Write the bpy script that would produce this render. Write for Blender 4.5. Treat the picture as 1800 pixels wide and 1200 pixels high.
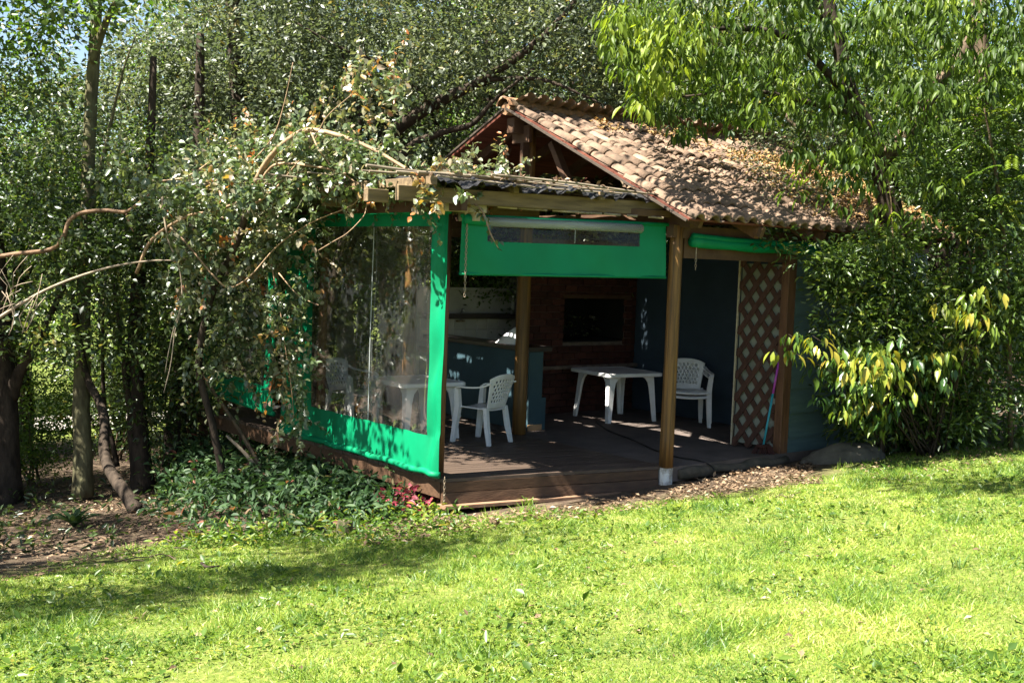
import bpy, bmesh, math, random
import numpy as np
from mathutils import Vector, Matrix

for o in list(bpy.data.objects):
    bpy.data.objects.remove(o)
SC = bpy.context.scene
COL = SC.collection
RNG = np.random.default_rng(7)
random.seed(7)

# ------------------------------------------------------------------ camera
YAW, PITCH, ROLL = math.radians(39.2815), math.radians(3.863), math.radians(2.1234)
CAM = np.array([-8.769, -8.106, 2.0408])
FPX = 2007.6
_f0 = np.array([math.sin(YAW), math.cos(YAW), 0.0])
_r0 = np.array([math.cos(YAW), -math.sin(YAW), 0.0])
_u0 = np.array([0, 0, 1.0])
FWD = _f0 * math.cos(PITCH) - _u0 * math.sin(PITCH)
_u1 = _u0 * math.cos(PITCH) + _f0 * math.sin(PITCH)
RIGHT = _r0 * math.cos(ROLL) + _u1 * math.sin(ROLL)
UP = _u1 * math.cos(ROLL) - _r0 * math.sin(ROLL)
cam = bpy.data.cameras.new('camera')
cam.sensor_width = 36.0
cam.lens = FPX / 1800 * 36
cam.clip_end = 500
camo = bpy.data.objects.new('camera', cam)
COL.objects.link(camo)
M = Matrix(((RIGHT[0], UP[0], -FWD[0], CAM[0]), (RIGHT[1], UP[1], -FWD[1], CAM[1]),
            (RIGHT[2], UP[2], -FWD[2], CAM[2]), (0, 0, 0, 1)))
camo.matrix_world = M
SC.camera = camo

# ------------------------------------------------------------------ sky, sun, exposure
SUN_FROM = Vector((-0.68, 0.10, 1.0)).normalized()
world = bpy.data.worlds.new('World')
SC.world = world
world.use_nodes = True
nt = world.node_tree
nt.nodes.clear()
sky = nt.nodes.new('ShaderNodeTexSky')
sky.sky_type = 'NISHITA'
sky.sun_disc = False
sky.sun_elevation = math.asin(SUN_FROM.z)
sky.sun_rotation = math.atan2(SUN_FROM.x, SUN_FROM.y)
bg = nt.nodes.new('ShaderNodeBackground')
bg.inputs['Strength'].default_value = 0.045
wo = nt.nodes.new('ShaderNodeOutputWorld')
nt.links.new(sky.outputs[0], bg.inputs['Color'])
nt.links.new(bg.outputs[0], wo.inputs['Surface'])
sun = bpy.data.lights.new('sun', 'SUN')
sun.energy = 5.0
sun.angle = math.radians(0.53)
sun.color = (1.0, 0.95, 0.86)
suno = bpy.data.objects.new('sun', sun)
COL.objects.link(suno)
suno.rotation_euler = (-SUN_FROM).to_track_quat('-Z', 'Y').to_euler()
suno.location = (-10, 5, 20)
SC.view_settings.view_transform = 'Standard'
SC.view_settings.look = 'None'
SC.view_settings.gamma = 1
SC.view_settings.use_curve_mapping = False
SC.view_settings.exposure = 2.35
SC.cycles.max_bounces = 8
SC.cycles.diffuse_bounces = 3
SC.cycles.glossy_bounces = 2
SC.cycles.transmission_bounces = 4
SC.cycles.transparent_max_bounces = 8
SC.cycles.use_fast_gi = False

# ------------------------------------------------------------------ helpers
def at(x, y, D):
    """point seen at photo pixel (x, y), D metres in front of the lens"""
    return CAM + (FWD + RIGHT * ((x - 900) / FPX) - UP * ((y - 600) / FPX)) * D

def depth(P):
    return (np.asarray(P) - CAM) @ FWD

def pix(P):
    d = np.asarray(P, float) - CAM
    z = d @ FWD
    return 900 + FPX * (d @ RIGHT) / z, 600 - FPX * (d @ UP) / z

def gz(x, y):
    s = (x - CAM[0]) * _r0[0] + (y - CAM[1]) * _r0[1]
    D = (x - CAM[0]) * _f0[0] + (y - CAM[1]) * _f0[1]
    Dm = np.clip(D, -4, 13.5)
    sl = np.clip(s, -9, 9)
    return (0.38 - 0.0625 * Dm + 0.1 * sl * np.clip(D / 10, 0, 1) - 0.02 * np.clip(D - 13.5, 0, 20)
            + 0.018 * np.sin(x * 1.7 + 0.6 * y) * np.cos(y * 1.3 - 0.4 * x) + 0.01 * np.sin(4.1 * x + 1) * np.sin(3.7 * y))

def ong(x, y):
    d = FWD + RIGHT * ((x - 900) / FPX) - UP * ((y - 600) / FPX)
    t = 3.0
    while t < 60:
        P = CAM + d * t
        if P[2] <= gz(P[0], P[1]):
            return P
        t += 0.02
    return P

def nodes(name):
    m = bpy.data.materials.new(name)
    m.use_nodes = True
    t = m.node_tree
    b = t.nodes['Principled BSDF']
    return m, t, b

def ramp(t, stops):
    r = t.nodes.new('ShaderNodeValToRGB')
    e = r.color_ramp.elements
    while len(e) < len(stops):
        e.new(0.5)
    for el, (p, c) in zip(e, stops):
        el.position = p
        el.color = (c[0], c[1], c[2], 1)
    return r

def mat(name, c1, c2=None, rough=0.7, scale=6.0, stretch=(1, 1, 1), bump=0.0, bscale=None, spec=0.3, rnd=0.0, metal=0.0, detail=6, c3=None, lo=0.35, hi=0.65):
    m, t, b = nodes(name)
    c2 = c2 or tuple(v * 0.7 for v in c1)
    tc = t.nodes.new('ShaderNodeTexCoord')
    mp = t.nodes.new('ShaderNodeMapping')
    mp.inputs['Scale'].default_value = stretch
    oi = t.nodes.new('ShaderNodeObjectInfo')
    t.links.new(tc.outputs['Object'], mp.inputs['Vector'])
    # every copy of a piece starts at another place in the grain
    add = t.nodes.new('ShaderNodeVectorMath')
    add.operation = 'MULTIPLY_ADD'
    t.links.new(oi.outputs['Random'], add.inputs[0])
    add.inputs[1].default_value = (37, 53, 71)
    t.links.new(mp.outputs[0], add.inputs[2])
    n = t.nodes.new('ShaderNodeTexNoise')
    n.inputs['Scale'].default_value = scale
    n.inputs['Detail'].default_value = detail
    n.inputs['Roughness'].default_value = 0.62
    t.links.new(add.outputs[0], n.inputs['Vector'])
    st = [(lo, c2), (hi, c1)]
    if c3:
        st.append((min(1, hi + 0.12), c3))
    r = ramp(t, st)
    t.links.new(n.outputs['Fac'], r.inputs['Fac'])
    out = r.outputs['Color']
    if rnd:
        hsv = t.nodes.new('ShaderNodeHueSaturation')
        mr = t.nodes.new('ShaderNodeMapRange')
        mr.inputs['To Min'].default_value = 1 - rnd
        mr.inputs['To Max'].default_value = 1 + rnd
        t.links.new(oi.outputs['Random'], mr.inputs['Value'])
        t.links.new(mr.outputs[0], hsv.inputs['Value'])
        t.links.new(out, hsv.inputs['Color'])
        out = hsv.outputs['Color']
    t.links.new(out, b.inputs['Base Color'])
    b.inputs['Roughness'].default_value = rough
    b.inputs['Specular IOR Level'].default_value = spec
    b.inputs['Metallic'].default_value = metal
    if bump:
        n2 = t.nodes.new('ShaderNodeTexNoise')
        n2.inputs['Scale'].default_value = bscale or scale * 4
        n2.inputs['Detail'].default_value = 5
        t.links.new(add.outputs[0], n2.inputs['Vector'])
        bp = t.nodes.new('ShaderNodeBump')
        bp.inputs['Strength'].default_value = bump
        bp.inputs['Distance'].default_value = 0.02
        t.links.new(n2.outputs['Fac'], bp.inputs['Height'])
        t.links.new(bp.outputs[0], b.inputs['Normal'])
    return m

def leafmat(name, stops, rough=0.38, spec=0.5, trans=0.4, tcol=(1.25, 1.3, 0.6)):
    """leaf: colour by the leaf's own 'tint', glossy face, light passes through"""
    m, t, b = nodes(name)
    a = t.nodes.new('ShaderNodeAttribute')
    a.attribute_name = 'tint'
    r = ramp(t, stops)
    t.links.new(a.outputs['Fac'], r.inputs['Fac'])
    t.links.new(r.outputs['Color'], b.inputs['Base Color'])
    b.inputs['Roughness'].default_value = rough
    b.inputs['Specular IOR Level'].default_value = spec
    tr = t.nodes.new('ShaderNodeBsdfTranslucent')
    mul = t.nodes.new('ShaderNodeMix')
    mul.data_type = 'RGBA'
    mul.blend_type = 'MULTIPLY'
    mul.inputs['Factor'].default_value = 1
    t.links.new(r.outputs['Color'], mul.inputs['A'])
    mul.inputs['B'].default_value = (tcol[0], tcol[1], tcol[2], 1)
    t.links.new(mul.outputs['Result'], tr.inputs['Color'])
    mx = t.nodes.new('ShaderNodeMixShader')
    mx.inputs['Fac'].default_value = trans
    t.links.new(b.outputs[0], mx.inputs[1])
    t.links.new(tr.outputs[0], mx.inputs[2])
    t.links.new(mx.outputs[0], t.nodes['Material Output'].inputs['Surface'])
    return m

def link(o, parent=None):
    COL.objects.link(o)
    if parent is not None:
        o.parent = parent
    return o

def tag(o, label=None, cat=None, group=None, kind=None):
    if label: o['label'] = label
    if cat: o['category'] = cat
    if group: o['group'] = group
    if kind: o['kind'] = kind
    return o

def thing(name, loc, label, cat, rz=0.0, group=None):
    e = bpy.data.objects.new(name, None)
    e.empty_display_size = 0.1
    e.location = loc
    e.rotation_euler = (0, 0, rz)
    COL.objects.link(e)
    return tag(e, label, cat, group)

def rawmesh(name, V, F, m=None, tint=None, smooth=False):
    """V (n,3); F (k,3) or (k,4) numpy, or a list of faces"""
    me = bpy.data.meshes.new(name)
    V = np.ascontiguousarray(V, dtype=np.float32)
    if isinstance(F, np.ndarray):
        k, c = F.shape
        me.vertices.add(len(V))
        me.vertices.foreach_set('co', V.ravel())
        me.loops.add(k * c)
        me.polygons.add(k)
        me.loops.foreach_set('vertex_index', F.astype(np.int32).ravel())
        me.polygons.foreach_set('loop_start', np.arange(0, k * c, c, dtype=np.int32))
        me.polygons.foreach_set('loop_total', np.full(k, c, dtype=np.int32))
        me.update(calc_edges=True)
    else:
        me.from_pydata(V.tolist(), [], [list(f) for f in F])
        me.update()
    if tint is not None:
        at_ = me.attributes.new('tint', 'FLOAT', 'POINT')
        at_.data.foreach_set('value', np.ascontiguousarray(tint, dtype=np.float32))
    if smooth:
        me.polygons.foreach_set('use_smooth', np.ones(len(me.polygons), dtype=bool))
    if m: me.materials.append(m)
    return me

class MB:
    """collects shapes into one mesh"""
    def __init__(self): self.V = []; self.F = []
    def add(self, V, F):
        b = len(self.V)
        self.V += [tuple(v) for v in V]
        self.F += [tuple(i + b for i in f) for f in F]
        return self
    def box(self, a, b):
        x0, y0, z0 = a; x1, y1, z1 = b
        return self.hexa([(x0, y0, z0), (x1, y0, z0), (x1, y1, z0), (x0, y1, z0)], [(x0, y0, z1), (x1, y0, z1), (x1, y1, z1), (x0, y1, z1)])
    def hexa(self, lo, hi):
        V = list(lo) + list(hi)
        return self.add(V, [(3, 2, 1, 0), (4, 5, 6, 7), (0, 1, 5, 4), (1, 2, 6, 5), (2, 3, 7, 6), (3, 0, 4, 7)])
    def bar(self, p, q, w, h, up=(0, 0, 1)):
        p = Vector(p); q = Vector(q); d = (q - p).normalized(); up = Vector(up)
        s = d.cross(up).normalized(); u = s.cross(d)
        c = [(-w / 2, -h / 2), (w / 2, -h / 2), (w / 2, h / 2), (-w / 2, h / 2)]
        return self.hexa([p + s * a + u * b for a, b in c], [q + s * a + u * b for a, b in c])
    def tube(self, pts, rad, n=8, caps=True, wob=0.0, seed=0):
        rn = random.Random(seed)
        pts = [Vector(p) for p in pts]
        if not hasattr(rad, '__len__'): rad = [rad] * len(pts)
        d0 = (pts[1] - pts[0]).normalized()
        s = d0.cross(Vector((0.31, 0.17, 0.94)))
        if s.length < 0.1: s = d0.cross(Vector((1, 0, 0)))
        s.normalize()
        V = []; F = []
        for i, p in enumerate(pts):
            d = (pts[min(i + 1, len(pts) - 1)] - pts[max(i - 1, 0)]).normalized()
            s = (s - d * s.dot(d)).normalized()
            t = d.cross(s)
            for k in range(n):
                a = 2 * math.pi * k / n
                r = rad[i] * (1 + wob * (rn.random() - 0.5))
                V.append(p + s * math.cos(a) * r + t * math.sin(a) * r)
        for i in range(len(pts) - 1):
            for k in range(n):
                F.append((i * n + k, i * n + (k + 1) % n, (i + 1) * n + (k + 1) % n, (i + 1) * n + k))
        if caps:
            F.append(tuple(range(n - 1, -1, -1)))
            F.append(tuple((len(pts) - 1) * n + k for k in range(n)))
        return self.add(V, F)
    def build(self, name, m, parent=None, smooth=False, bevel=0.0, kind=None):
        me = rawmesh(name, np.array(self.V), self.F, m, smooth=smooth)
        if bevel:
            bm = bmesh.new(); bm.from_mesh(me)
            bmesh.ops.bevel(bm, geom=list(bm.edges), offset=bevel, segments=1, affect='EDGES', clamp_overlap=True)
            bm.to_mesh(me); bm.free()
        o = link(bpy.data.objects.new(name, me), parent)
        if kind: o['kind'] = kind
        return o

def inst(name, me, parent, mw):
    o = bpy.data.objects.new(name, me)
    COL.objects.link(o)
    if parent is not None: o.parent = parent
    o.matrix_local = mw
    return o

def copy_tree(o, parent=None):
    c = o.copy(); COL.objects.link(c)
    if parent is not None: c.parent = parent
    for ch in [x for x in bpy.data.objects if x.parent == o]:
        copy_tree(ch, c)
    return c

def smoothpath(pts, n=6):
    """Catmull-Rom through the points"""
    P = [np.asarray(p, float) for p in pts]
    P = [2 * P[0] - P[1]] + P + [2 * P[-1] - P[-2]]
    out = []
    for i in range(1, len(P) - 2):
        for k in range(n):
            t = k / n
            a, b, c, d = P[i - 1], P[i], P[i + 1], P[i + 2]
            out.append(0.5 * (2 * b + (c - a) * t + (2 * a - 5 * b + 4 * c - d) * t * t + (3 * b - a - 3 * c + d) * t ** 3))
    out.append(P[-2])
    return out

# ---- leaves
LEAF_S = (np.array([[0, 0, 0], [0.45, 0.5, 0.12], [1, 0, 0], [0.45, -0.5, 0.12]], float), np.array([[0, 1, 2], [0, 2, 3]]))
LEAF_M = (np.array([[0, 0, 0], [0.3, 0.42, 0.07], [0.68, 0.36, 0.02], [1, 0, -0.16], [0.68, -0.36, 0.02], [0.3, -0.42, 0.07], [0.45, 0, -0.03]], float),
          np.array([[0, 1, 6], [1, 2, 6], [2, 3, 6], [3, 4, 6], [4, 5, 6], [5, 0, 6]]))
LEAF_L = (np.array([[0, 0, 0.0], [0.12, 0.22, 0.05], [0.35, 0.48, 0.06], [0.6, 0.42, 0.01], [0.82, 0.2, -0.08], [1, 0, -0.2],
                    [0.82, -0.2, -0.08], [0.6, -0.42, 0.01], [0.35, -0.48, 0.06], [0.12, -0.22, 0.05], [0.35, 0, 0.0], [0.65, 0, -0.06]], float),
          np.array([[0, 1, 10], [1, 2, 10], [2, 3, 11], [2, 11, 10], [3, 4, 11], [4, 5, 11], [5, 6, 11], [6, 7, 11], [7, 8, 10], [7, 10, 11], [8, 9, 10], [9, 0, 10]]))

def norm(a):
    return a / np.maximum(np.linalg.norm(a, axis=-1, keepdims=True), 1e-9)

def frames(axis, nrm):
    a = norm(axis)
    s = norm(np.cross(nrm, a))
    n = np.cross(a, s)
    return a, s, n

def leaves_arrays(tpl, pos, axis, nrm, L, W):
    tv, tf = tpl
    a, s, n = frames(axis, nrm)
    k = len(tv); N = len(pos)
    V = (pos[:, None, :] + a[:, None, :] * (tv[None, :, 0:1] * L[:, None, None])
         + s[:, None, :] * (tv[None, :, 1:2] * W[:, None, None]) + n[:, None, :] * (tv[None, :, 2:3] * L[:, None, None]))
    F = tf[None] + (np.arange(N) * k)[:, None, None]
    return V.reshape(-1, 3), F.reshape(-1, 3)

def leaf_mesh(name, tpl, pos, axis, nrm, L, W, tint, m):
    V, F = leaves_arrays(tpl, pos, axis, nrm, L, W)
    return rawmesh(name, V, F, m, np.repeat(tint, len(tpl[0])))

def rand_unit(n):
    return norm(RNG.normal(size=(n, 3)))

def foliage(parent, name, tpl, pos, axis, nrm, L, W, tint, m, single=0, leafname='leaf', variants=6):
    """the leaves that show largest are parts of their own, the rest one mass"""
    N = len(pos)
    keep = np.ones(N, bool)
    if single:
        px, py = pix(pos)
        score = L / depth(pos) * np.where((px > 5) & (px < 1795) & (py > 5) & (py < 1195), 1, 0)
        # prefer leaves near the outside facing the lens
        score = score * (1 + 2 * (1 - (depth(pos) - depth(pos).min()) / max(np.ptp(depth(pos)), 1e-6)))
        idx = np.argsort(-score)[:single]
        keep[idx] = False
        meshes = []
        for v in range(variants):
            t = (v + 0.5) / variants
            w = (float(np.median(W / L)) if len(L) else .45) * (.88 + .12 * (v % 3))
            tv, tf = tpl
            V = tv.copy(); V[:, 1] *= w; V[:, 2] *= 0.8 + 0.25 * (v % 4)
            meshes.append(rawmesh(leafname, V, tf, m, np.full(len(V), t)))
        a, s, n = frames(axis[idx], nrm[idx])
        org = np.array(parent.location)
        for j, i in enumerate(idx):
            me = meshes[min(variants - 1, int(tint[i] * variants))]
            l = L[i]
            mw = Matrix(((a[j][0] * l, s[j][0] * l, n[j][0] * l, pos[i][0] - org[0]), (a[j][1] * l, s[j][1] * l, n[j][1] * l, pos[i][1] - org[1]),
                         (a[j][2] * l, s[j][2] * l, n[j][2] * l, pos[i][2] - org[2]), (0, 0, 0, 1)))
            inst(leafname, me, parent, mw)
    me = leaf_mesh(name, tpl, pos[keep] - np.array(parent.location), axis[keep], nrm[keep], L[keep], W[keep], tint[keep], m)
    o = link(bpy.data.objects.new(name, me), parent)
    o['kind'] = 'stuff'
    return o

def inpoly(px, py, poly):
    poly = np.asarray(poly, float)
    c = np.zeros(np.shape(px), bool)
    j = len(poly) - 1
    for i in range(len(poly)):
        xi, yi = poly[i]; xj, yj = poly[j]
        cond = ((yi > py) != (yj > py)) & (px < (xj - xi) * (py - yi) / (yj - yi + 1e-12) + xi)
        c ^= cond
        j = i
    return c

def vnoise(x, y, s, seed=0):
    """cheap smooth value noise 0..1"""
    r = np.random.default_rng(seed)
    G = r.random((64, 64))
    X = x * s + 100; Y = y * s + 100
    i = np.floor(X).astype(int); j = np.floor(Y).astype(int)
    fx = X - i; fy = Y - j
    fx = fx * fx * (3 - 2 * fx); fy = fy * fy * (3 - 2 * fy)
    g = lambda a, b: G[a % 64, b % 64]
    return (g(i, j) * (1 - fx) * (1 - fy) + g(i + 1, j) * fx * (1 - fy) + g(i, j + 1) * (1 - fx) * fy + g(i + 1, j + 1) * fx * fy)

# ------------------------------------------------------------------ materials
M_GREEN = mat('green_canvas', (0.0006, 0.215, 0.092), (0.0006, 0.18, 0.074), rough=0.55, scale=2.2, bump=0.12, bscale=9, spec=0.22)
def _translucent(m, amt, col):
    t = m.node_tree; b = t.nodes['Principled BSDF']
    tr = t.nodes.new('ShaderNodeBsdfTranslucent'); tr.inputs['Color'].default_value = (*col, 1)
    mx = t.nodes.new('ShaderNodeMixShader'); mx.inputs['Fac'].default_value = amt
    t.links.new(b.outputs[0], mx.inputs[1]); t.links.new(tr.outputs[0], mx.inputs[2])
    t.links.new(mx.outputs[0], t.nodes['Material Output'].inputs['Surface'])
_translucent(M_GREEN, 0.10, (0.001, 0.26, 0.085))

def clearmat(name, tintc, gloss_rough, ior=1.5, haze=0.04, gain=1.0):
    m, t, b = nodes(name)
    tp = t.nodes.new('ShaderNodeBsdfTransparent'); tp.inputs['Color'].default_value = (*tintc, 1)
    gl = t.nodes.new('ShaderNodeBsdfGlossy'); gl.inputs['Roughness'].default_value = gloss_rough
    fr = t.nodes.new('ShaderNodeFresnel'); fr.inputs['IOR'].default_value = ior
    n = t.nodes.new('ShaderNodeTexNoise'); n.inputs['Scale'].default_value = 2.2; n.inputs['Detail'].default_value = 2
    bp = t.nodes.new('ShaderNodeBump'); bp.inputs['Strength'].default_value = 0.25; bp.inputs['Distance'].default_value = 0.03
    t.links.new(n.outputs['Fac'], bp.inputs['Height'])
    t.links.new(bp.outputs[0], gl.inputs['Normal'])
    mx = t.nodes.new('ShaderNodeMixShader')
    gm_ = t.nodes.new('ShaderNodeMath'); gm_.operation = 'MULTIPLY'; gm_.inputs[1].default_value = gain
    t.links.new(fr.outputs[0], gm_.inputs[0]); t.links.new(gm_.outputs[0], mx.inputs['Fac'])
    t.links.new(tp.outputs[0], mx.inputs[1]); t.links.new(gl.outputs[0], mx.inputs[2])
    df = t.nodes.new('ShaderNodeBsdfDiffuse'); df.inputs['Color'].default_value = (0.75, 0.8, 0.8, 1)
    m2 = t.nodes.new('ShaderNodeMixShader'); m2.inputs['Fac'].default_value = haze
    t.links.new(mx.outputs[0], m2.inputs[1]); t.links.new(df.outputs[0], m2.inputs[2])
    t.links.new(m2.outputs[0], t.nodes['Material Output'].inputs['Surface'])
    return m
M_CLEAR = clearmat('clear_vinyl', (0.94, 0.94, 0.92), 0.05, 1.5, 0.014, 0.42)
M_CLEARROLL = clearmat('rolled_vinyl', (0.6, 0.68, 0.68), 0.10, 1.6, 0.22, 1.0)
M_POST = mat('pine_post', (0.19, 0.095, 0.026), (0.075, 0.038, 0.013), rough=0.55, scale=3, stretch=(10, 10, 0.35), bump=0.35, spec=0.35, lo=.4, hi=.6)
M_BEAM = mat('weathered_beam', (0.20, 0.14, 0.075), (0.10, 0.07, 0.04), rough=0.75, scale=3, stretch=(0.6, 8, 8), bump=0.2)
M_VERGE = mat('verge_wood', (0.07, 0.052, 0.038), (0.04, 0.03, 0.022), rough=0.85, scale=6, stretch=(8, 1, 8), bump=0.3)
M_BRACE = mat('brown_brace', (0.10, 0.055, 0.03), (0.06, 0.03, 0.018), rough=0.7, scale=5, bump=0.2)
M_PALEBEAM = mat('pale_beam', (0.42, 0.36, 0.25), (0.30, 0.25, 0.17), rough=0.7, scale=4, stretch=(0.6, 6, 6), bump=0.2)
M_LINING = mat('red_brown_lining', (0.13, 0.04, 0.022), (0.07, 0.02, 0.012), rough=0.75, scale=4, stretch=(0.5, 6, 6), rnd=0.2, bump=0.1)
M_DECK = mat('deck_timber', (0.094, 0.065, 0.048), (0.058, 0.04, 0.03), rough=0.55, scale=4, stretch=(0.7, 9, 9), rnd=0.16, bump=0.2, spec=0.35)
M_FASCIA = mat('deck_fascia', (0.095, 0.053, 0.03), (0.055, 0.03, 0.017), rough=0.55, scale=3, stretch=(0.6, 9, 9), rnd=0.12, bump=0.2)
M_TREAD = mat('worn_tread', (0.26, 0.16, 0.10), (0.16, 0.09, 0.05), rough=0.65, scale=4, stretch=(0.7, 9, 9), bump=0.2)
M_TILE = mat('clay_tile', (0.235, 0.155, 0.105), (0.115, 0.085, 0.062), rough=0.85, scale=7, rnd=0.28, bump=0.3, bscale=40, c3=(0.34, 0.26, 0.19), spec=0.12)
M_RIDGE = mat('ridge_tile_clay', (0.30, 0.16, 0.085), (0.09, 0.07, 0.045), rough=0.9, scale=9, rnd=0.25, bump=0.4, bscale=30, spec=0.1)
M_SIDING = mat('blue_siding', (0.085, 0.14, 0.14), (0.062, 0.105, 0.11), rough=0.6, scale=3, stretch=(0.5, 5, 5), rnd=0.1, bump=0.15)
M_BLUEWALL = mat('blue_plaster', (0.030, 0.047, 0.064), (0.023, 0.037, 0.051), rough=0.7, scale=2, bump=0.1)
M_TEAL = mat('teal_counter', (0.045, 0.085, 0.102), (0.035, 0.068, 0.084), rough=0.6, scale=3, bump=0.1)
M_DARKTOP = mat('dark_counter_top', (0.06, 0.05, 0.045), (0.04, 0.033, 0.03), rough=0.35, scale=6, spec=0.5)
M_BRICK = mat('brick', (0.07, 0.022, 0.015), (0.042, 0.015, 0.011), rough=0.8, scale=9, rnd=0.3, bump=0.3)
M_MORTAR = mat('mortar', (0.19, 0.14, 0.11), (0.10, 0.075, 0.06), rough=0.9, scale=12, bump=0.3)
M_SOOT = mat('soot', (0.010, 0.009, 0.008), (0.005, 0.005, 0.005), rough=0.9)
M_CONC = mat('concrete', (0.13, 0.10, 0.085), (0.075, 0.06, 0.05), rough=0.8, scale=3, bump=0.2, bscale=20)
M_CONCEDGE = mat('mossy_concrete', (0.105, 0.085, 0.062), (0.045, 0.042, 0.03), rough=0.9, scale=6, bump=0.4)
M_WHITEPL = mat('white_plastic', (0.74, 0.74, 0.73), (0.60, 0.59, 0.57), rough=0.38, scale=4, spec=0.5)
M_TABLEPL = mat('white_table_plastic', (0.78, 0.78, 0.77), (0.66, 0.65, 0.63), rough=0.36, scale=5, spec=0.5)
M_WTILE = mat('kitchen_tile', (0.50, 0.49, 0.42), (0.42, 0.41, 0.35), rough=0.25, scale=4, rnd=0.08, spec=0.5)
M_CREAM = mat('cream_wall', (0.36, 0.36, 0.33), (0.28, 0.28, 0.26), rough=0.8, scale=3)
M_METAL = mat('steel', (0.55, 0.55, 0.55), (0.45, 0.45, 0.45), rough=0.3, metal=0.9)
M_CHAIN = mat('chain_metal', (0.35, 0.30, 0.22), (0.18, 0.12, 0.08), rough=0.5, metal=0.6, scale=40)
M_LATTICE = mat('lattice_slat', (0.068, 0.028, 0.017), (0.04, 0.016, 0.01), rough=0.65, scale=4, stretch=(6, 6, 1), rnd=0.15, bump=0.2)
M_LATPOST = mat('lattice_post', (0.15, 0.072, 0.035), (0.085, 0.04, 0.02), rough=0.6, scale=4, stretch=(6, 6, 0.7), bump=0.2)
M_PALE = mat('pale_sheet', (0.24, 0.25, 0.2), (0.15, 0.16, 0.13), rough=0.6, scale=3)
M_WHITEPAINT = mat('peeling_white_paint', (0.66, 0.65, 0.60), (0.30, 0.27, 0.22), rough=0.75, scale=9, lo=0.42, hi=0.56, bump=0.4)
M_BARK = mat('grey_bark', (0.155, 0.115, 0.075), (0.055, 0.04, 0.028), rough=0.9, scale=5, stretch=(3, 3, 0.8), bump=0.7, bscale=14, spec=0.1)
M_PALEBARK = mat('pale_bark', (0.32, 0.29, 0.24), (0.17, 0.15, 0.12), rough=0.85, scale=4, stretch=(3, 3, .6), bump=0.5, bscale=12, spec=0.1)
M_BARKG = mat('mossy_bark', (0.15, 0.14, 0.075), (0.06, 0.052, 0.03), rough=0.9, scale=5, stretch=(2, 2, 0.7), bump=0.6, bscale=14, spec=0.1)
M_BARKD = mat('dark_bark', (0.06, 0.045, 0.033), (0.022, 0.017, 0.013), rough=0.9, scale=6, stretch=(2, 2, 0.7), bump=0.6, bscale=16, spec=0.1)
M_VINE = mat('tan_vine_wood', (0.36, 0.24, 0.14), (0.20, 0.13, 0.075), rough=0.7, scale=10, bump=0.3)
M_VINED = mat('brown_branch_bark', (0.21, 0.125, 0.07), (0.10, 0.06, 0.035), rough=0.8, scale=10, bump=0.4)
M_VINESTEM = mat('green_vine_stem', (0.10, 0.09, 0.04), (0.06, 0.05, 0.025), rough=0.7, scale=12)
M_TWIG = mat('dry_twig', (0.34, 0.27, 0.19), (0.20, 0.155, 0.11), rough=0.8, scale=10)
M_ROCK = mat('grey_rock', (0.11, 0.098, 0.075), (0.05, 0.046, 0.035), rough=0.9, scale=4, bump=0.6, bscale=12, c3=(0.14, 0.135, 0.09))
M_NET = mat('black_shade_net', (0.022, 0.021, 0.022), (0.01, 0.01, 0.01), rough=0.5, scale=15, spec=0.5, bump=0.4)
M_REED = mat('bleached_cane', (0.30, 0.25, 0.18), (0.14, 0.105, 0.07), rough=0.7, scale=8, stretch=(0.5, 4, 4), rnd=0.25)
M_CABLE = mat('black_cable', (0.015, 0.013, 0.012), rough=0.5)
M_PURPLE = mat('purple_handle', (0.35, 0.06, 0.36), (0.3, 0.05, 0.31), rough=0.4)
M_TEALH = mat('teal_handle', (0.03, 0.28, 0.36), (0.025, 0.24, 0.31), rough=0.4)
M_BRISTLE = mat('broom_bristles', (0.05, 0.018, 0.015), (0.03, 0.012, 0.01), rough=0.9)
M_CLOTH = mat('white_cloth', (0.74, 0.74, 0.73), (0.64, 0.64, 0.64), rough=0.8, scale=8)

G_DARK = [(0.0, (0.02, 0.038, 0.011)), (0.35, (0.042, 0.072, 0.02)), (0.7, (0.075, 0.115, 0.03)), (0.92, (0.13, 0.16, 0.042)), (1.0, (0.2, 0.16, 0.04))]
G_GREY = [(0.0, (0.045, 0.06, 0.034)), (0.4, (0.085, 0.107, 0.058)), (0.75, (0.125, 0.15, 0.075)), (0.95, (0.16, 0.17, 0.06)), (1.0, (0.22, 0.17, 0.06))]
G_LIME = [(0.0, (0.035, 0.075, 0.012)), (0.4, (0.065, 0.13, 0.018)), (0.75, (0.13, 0.2, 0.028)), (0.93, (0.22, 0.27, 0.04)), (1.0, (0.3, 0.24, 0.04))]
ML_GREY = leafmat('grey_green_leaf', G_GREY, rough=0.45, spec=0.6, trans=0.4, tcol=(1.25, 1.3, .75))
ML_DARK = leafmat('dark_leaf', G_DARK, rough=0.36, spec=0.7, trans=0.4)
ML_LIME = leafmat('bright_leaf', G_LIME, rough=0.42, spec=0.45, trans=0.45)
ML_BROAD = leafmat('broad_leaf', [(0.0, (0.028, 0.056, 0.011)), (0.35, (0.058, 0.10, 0.016)), (0.6, (0.105, 0.16, 0.022)), (0.82, (0.18, 0.25, 0.03)), (1.0, (0.26, 0.30, 0.035))], rough=0.45, spec=0.28, trans=0.5)
ML_MID = leafmat('mid_green_leaf', [(0.0, (0.03, 0.06, 0.014)), (0.35, (0.06, 0.105, 0.022)), (0.7, (0.11, 0.165, 0.03)), (0.92, (0.19, 0.22, 0.04)), (1.0, (0.25, 0.2, 0.05))], rough=0.36, spec=0.7, trans=0.45)
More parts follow.
